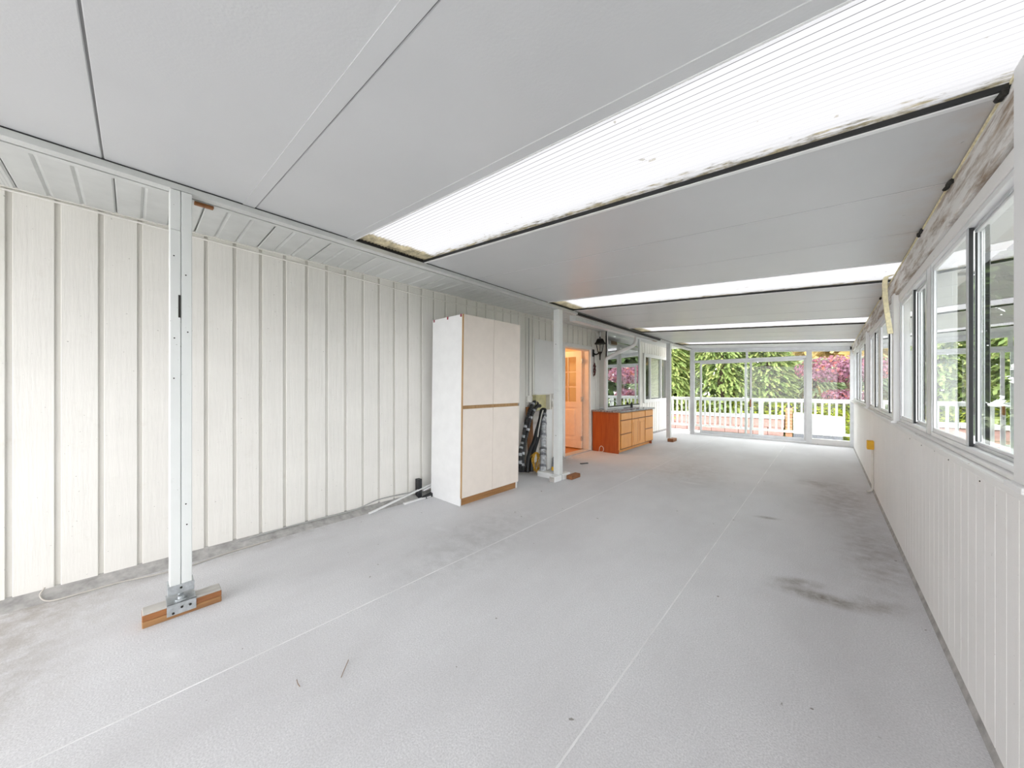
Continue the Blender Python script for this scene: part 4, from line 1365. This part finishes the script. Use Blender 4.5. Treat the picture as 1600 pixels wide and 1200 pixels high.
def bush(base, size, n, mat, label, rnd, name='shrub', cat='shrub', group=None, leaf=.07, shell=.6, star=False, flat=1.0):
    t = empty(name, base, label, cat, group)
    B = Vector(base)
    for k in range(5):
        a = k * 1.3
        MB().tube(bez([B, B + Vector((math.cos(a) * size[0] * .2, math.sin(a) * size[1] * .2, size[2] * .5)), B + Vector((math.cos(a) * size[0] * .55, math.sin(a) * size[1] * .55, size[2] * 1.2))], 4), .02, 5).build('stem', 'bark', t)
    lv = []
    C = B + Vector((0, 0, size[2]))
    for i in range(n):
        while True:
            q = Vector((rnd.uniform(-1, 1), rnd.uniform(-1, 1), rnd.uniform(-1, 1)))
            if shell < q.length < 1.0 + .08 * rnd.random():
                break
        p = C + Vector((q.x * size[0], q.y * size[1], q.z * size[2]))
        nrm = Vector((q.x, q.y, q.z + .4)) + Vector((rnd.uniform(-1, 1), rnd.uniform(-1, 1), rnd.uniform(-.6, .6))) * .9
        nrm.normalize()
        u = nrm.orthogonal().normalized()
        ang = rnd.uniform(0, 6.28)
        u = (Matrix.Rotation(ang, 3, nrm) @ u)
        w = nrm.cross(u)
        l = leaf * rnd.uniform(.6, 1.3)
        if star:
            pts = []
            for k in range(10):
                rr = l if k % 2 == 0 else l * .38
                aa = k * math.pi / 5
                pts.append(tuple(p + u * rr * math.cos(aa) + w * rr * math.sin(aa) * flat))
        else:
            pts = [tuple(p - u * l), tuple(p + w * l * .5), tuple(p + u * l), tuple(p - w * l * .5)]
        lv.append((pts, min(1, max(0, rnd.gauss(.5, .25)))))
    leafmesh('foliage', mat, lv, t)
    return t


R = random.Random(11)
conifer((-5.6, 16.4, -.65), 6.5, 1.9, 4200, 'cedar_leaf', 'yellow-green drooping cedar behind the open deck corner', R, L=(.22, .46), W=.085)
conifer((-3.35, 16.9, -.65), 6.8, 1.75, 4800, 'cedar_leaf', 'pale green drooping cedar behind the sliding leaf of the patio door', R, L=(.22, .46), W=.085)
conifer((-1.75, 17.2, -.65), 6.2, 1.15, 3000, 'cedar_leaf', 'green cedar behind the fixed leaf of the patio door', R, L=(.2, .42), W=.08)
conifer((-8.4, 17.0, -.65), 7, 2.2, 1500, 'cedar_leaf', 'yellow-green cedar farthest towards the house side', R, L=(.4, .8))
conifer((-.35, 18.4, -.65), 3.1, 1.7, 1300, 'spruce_leaf', 'bluish green spruce with spreading tiers behind the end side pane', R, 'spruce_tree', L=(.5, .9), W=.07, droop=.05)
for i, (x, yy, hh, rr, mt, lb) in enumerate(((-9.5, 25, 9, 3, 'dark_leaf', 'tall dark tree far behind the cedars, house side'), (-4.5, 26, 10, 3.2, 'dark_leaf', 'tall dark tree far behind the middle cedars'),
                                            (.6, 26.5, 9, 3.3, 'gold_leaf', 'pale golden tree far behind the spruce'), (4.6, 25, 9, 3.2, 'dark_leaf', 'tall dark tree far behind the red maples'),
                                            (8.5, 22, 8, 2.8, 'dark_leaf', 'tall dark tree beyond the maples, outside the window wall'))):
    conifer((x, yy, -.65), hh, rr, 1300, mt, lb, R, 'background_tree', 'trees at the far garden edge', L=(.8, 1.5), W=.45, zmin=.03)
bush((.30, 16.4, 1.46), (1.15, .7, .46), 2300, 'maple_red', 'purple-red maple crown, upper of the two behind the end side pane', R, 'red_maple', 'tree', leaf=.058, shell=.2, star=True)
bush((.42, 16.3, .72), (.55, .4, .26), 1000, 'maple_red', 'low purple-red maple shrub, lower of the two behind the end side pane', R, 'maple_shrub', 'shrub', leaf=.052, shell=.2, star=True)
MB().tube(bez([(1.0, 16.5, -.65), (.9, 16.45, .5), (.5, 16.4, 1.5)], 5), .05, 7).build('trunk', 'bark', bpy.data.objects['red_maple'])
bush((-.95, 18.2, .1), (.75, .5, .9), 1100, 'gold_leaf', 'pale golden leafed shrub between the cedar and the spruce', R, leaf=.08)
bush((.2, 17.8, -.3), (1.1, .5, .5), 1100, 'gold_leaf', 'pale golden ground shrub under the spruce', R, leaf=.07)
for i, (x, w) in enumerate(((-7.4, .95), (-5.7, .9), (-4.1, .9), (-2.5, .85), (-1.2, .6))):
    bush((x, 15.95, -.65), (w, .45, .72), 1100, 'hedge_leaf', ('lime green hedge bush farthest towards the house side', 'lime green hedge bush behind the open deck corner', 'lime green hedge bush behind the sliding leaf',
         'lime green hedge bush behind the fixed leaf', 'small lime green hedge bush beside the orange pillar')[i], R, 'hedge_bush', 'bush', 'hedge bushes behind the garden wall', leaf=.06, shell=.55)
bush((.1, 16.1, -.65), (.8, .4, .7), 900, 'hedge_leaf', 'lime green shrub behind the white planter', R, leaf=.06)
# dark hedge added outside the window wall so the panes show reflections
for i in range(9):
    yy = -4.5 + i * 2.0
    bush((5.2, yy, -.65), (.9, .86, 1.25), 800, 'dark_leaf', ('added dark green hedge bush outside the windows, ' + ('behind the camera, first', 'behind the camera, second', 'behind the camera, third', 'level with the nearest window',
         'beyond the nearest window', 'beyond the foam strip post', 'level with the yellow outlet box', 'beyond the yellow outlet box', 'level with the glazed end wall')[i]), R, 'hedge_bush', 'bush', 'added dark hedge outside the window wall', leaf=.13, shell=.7)
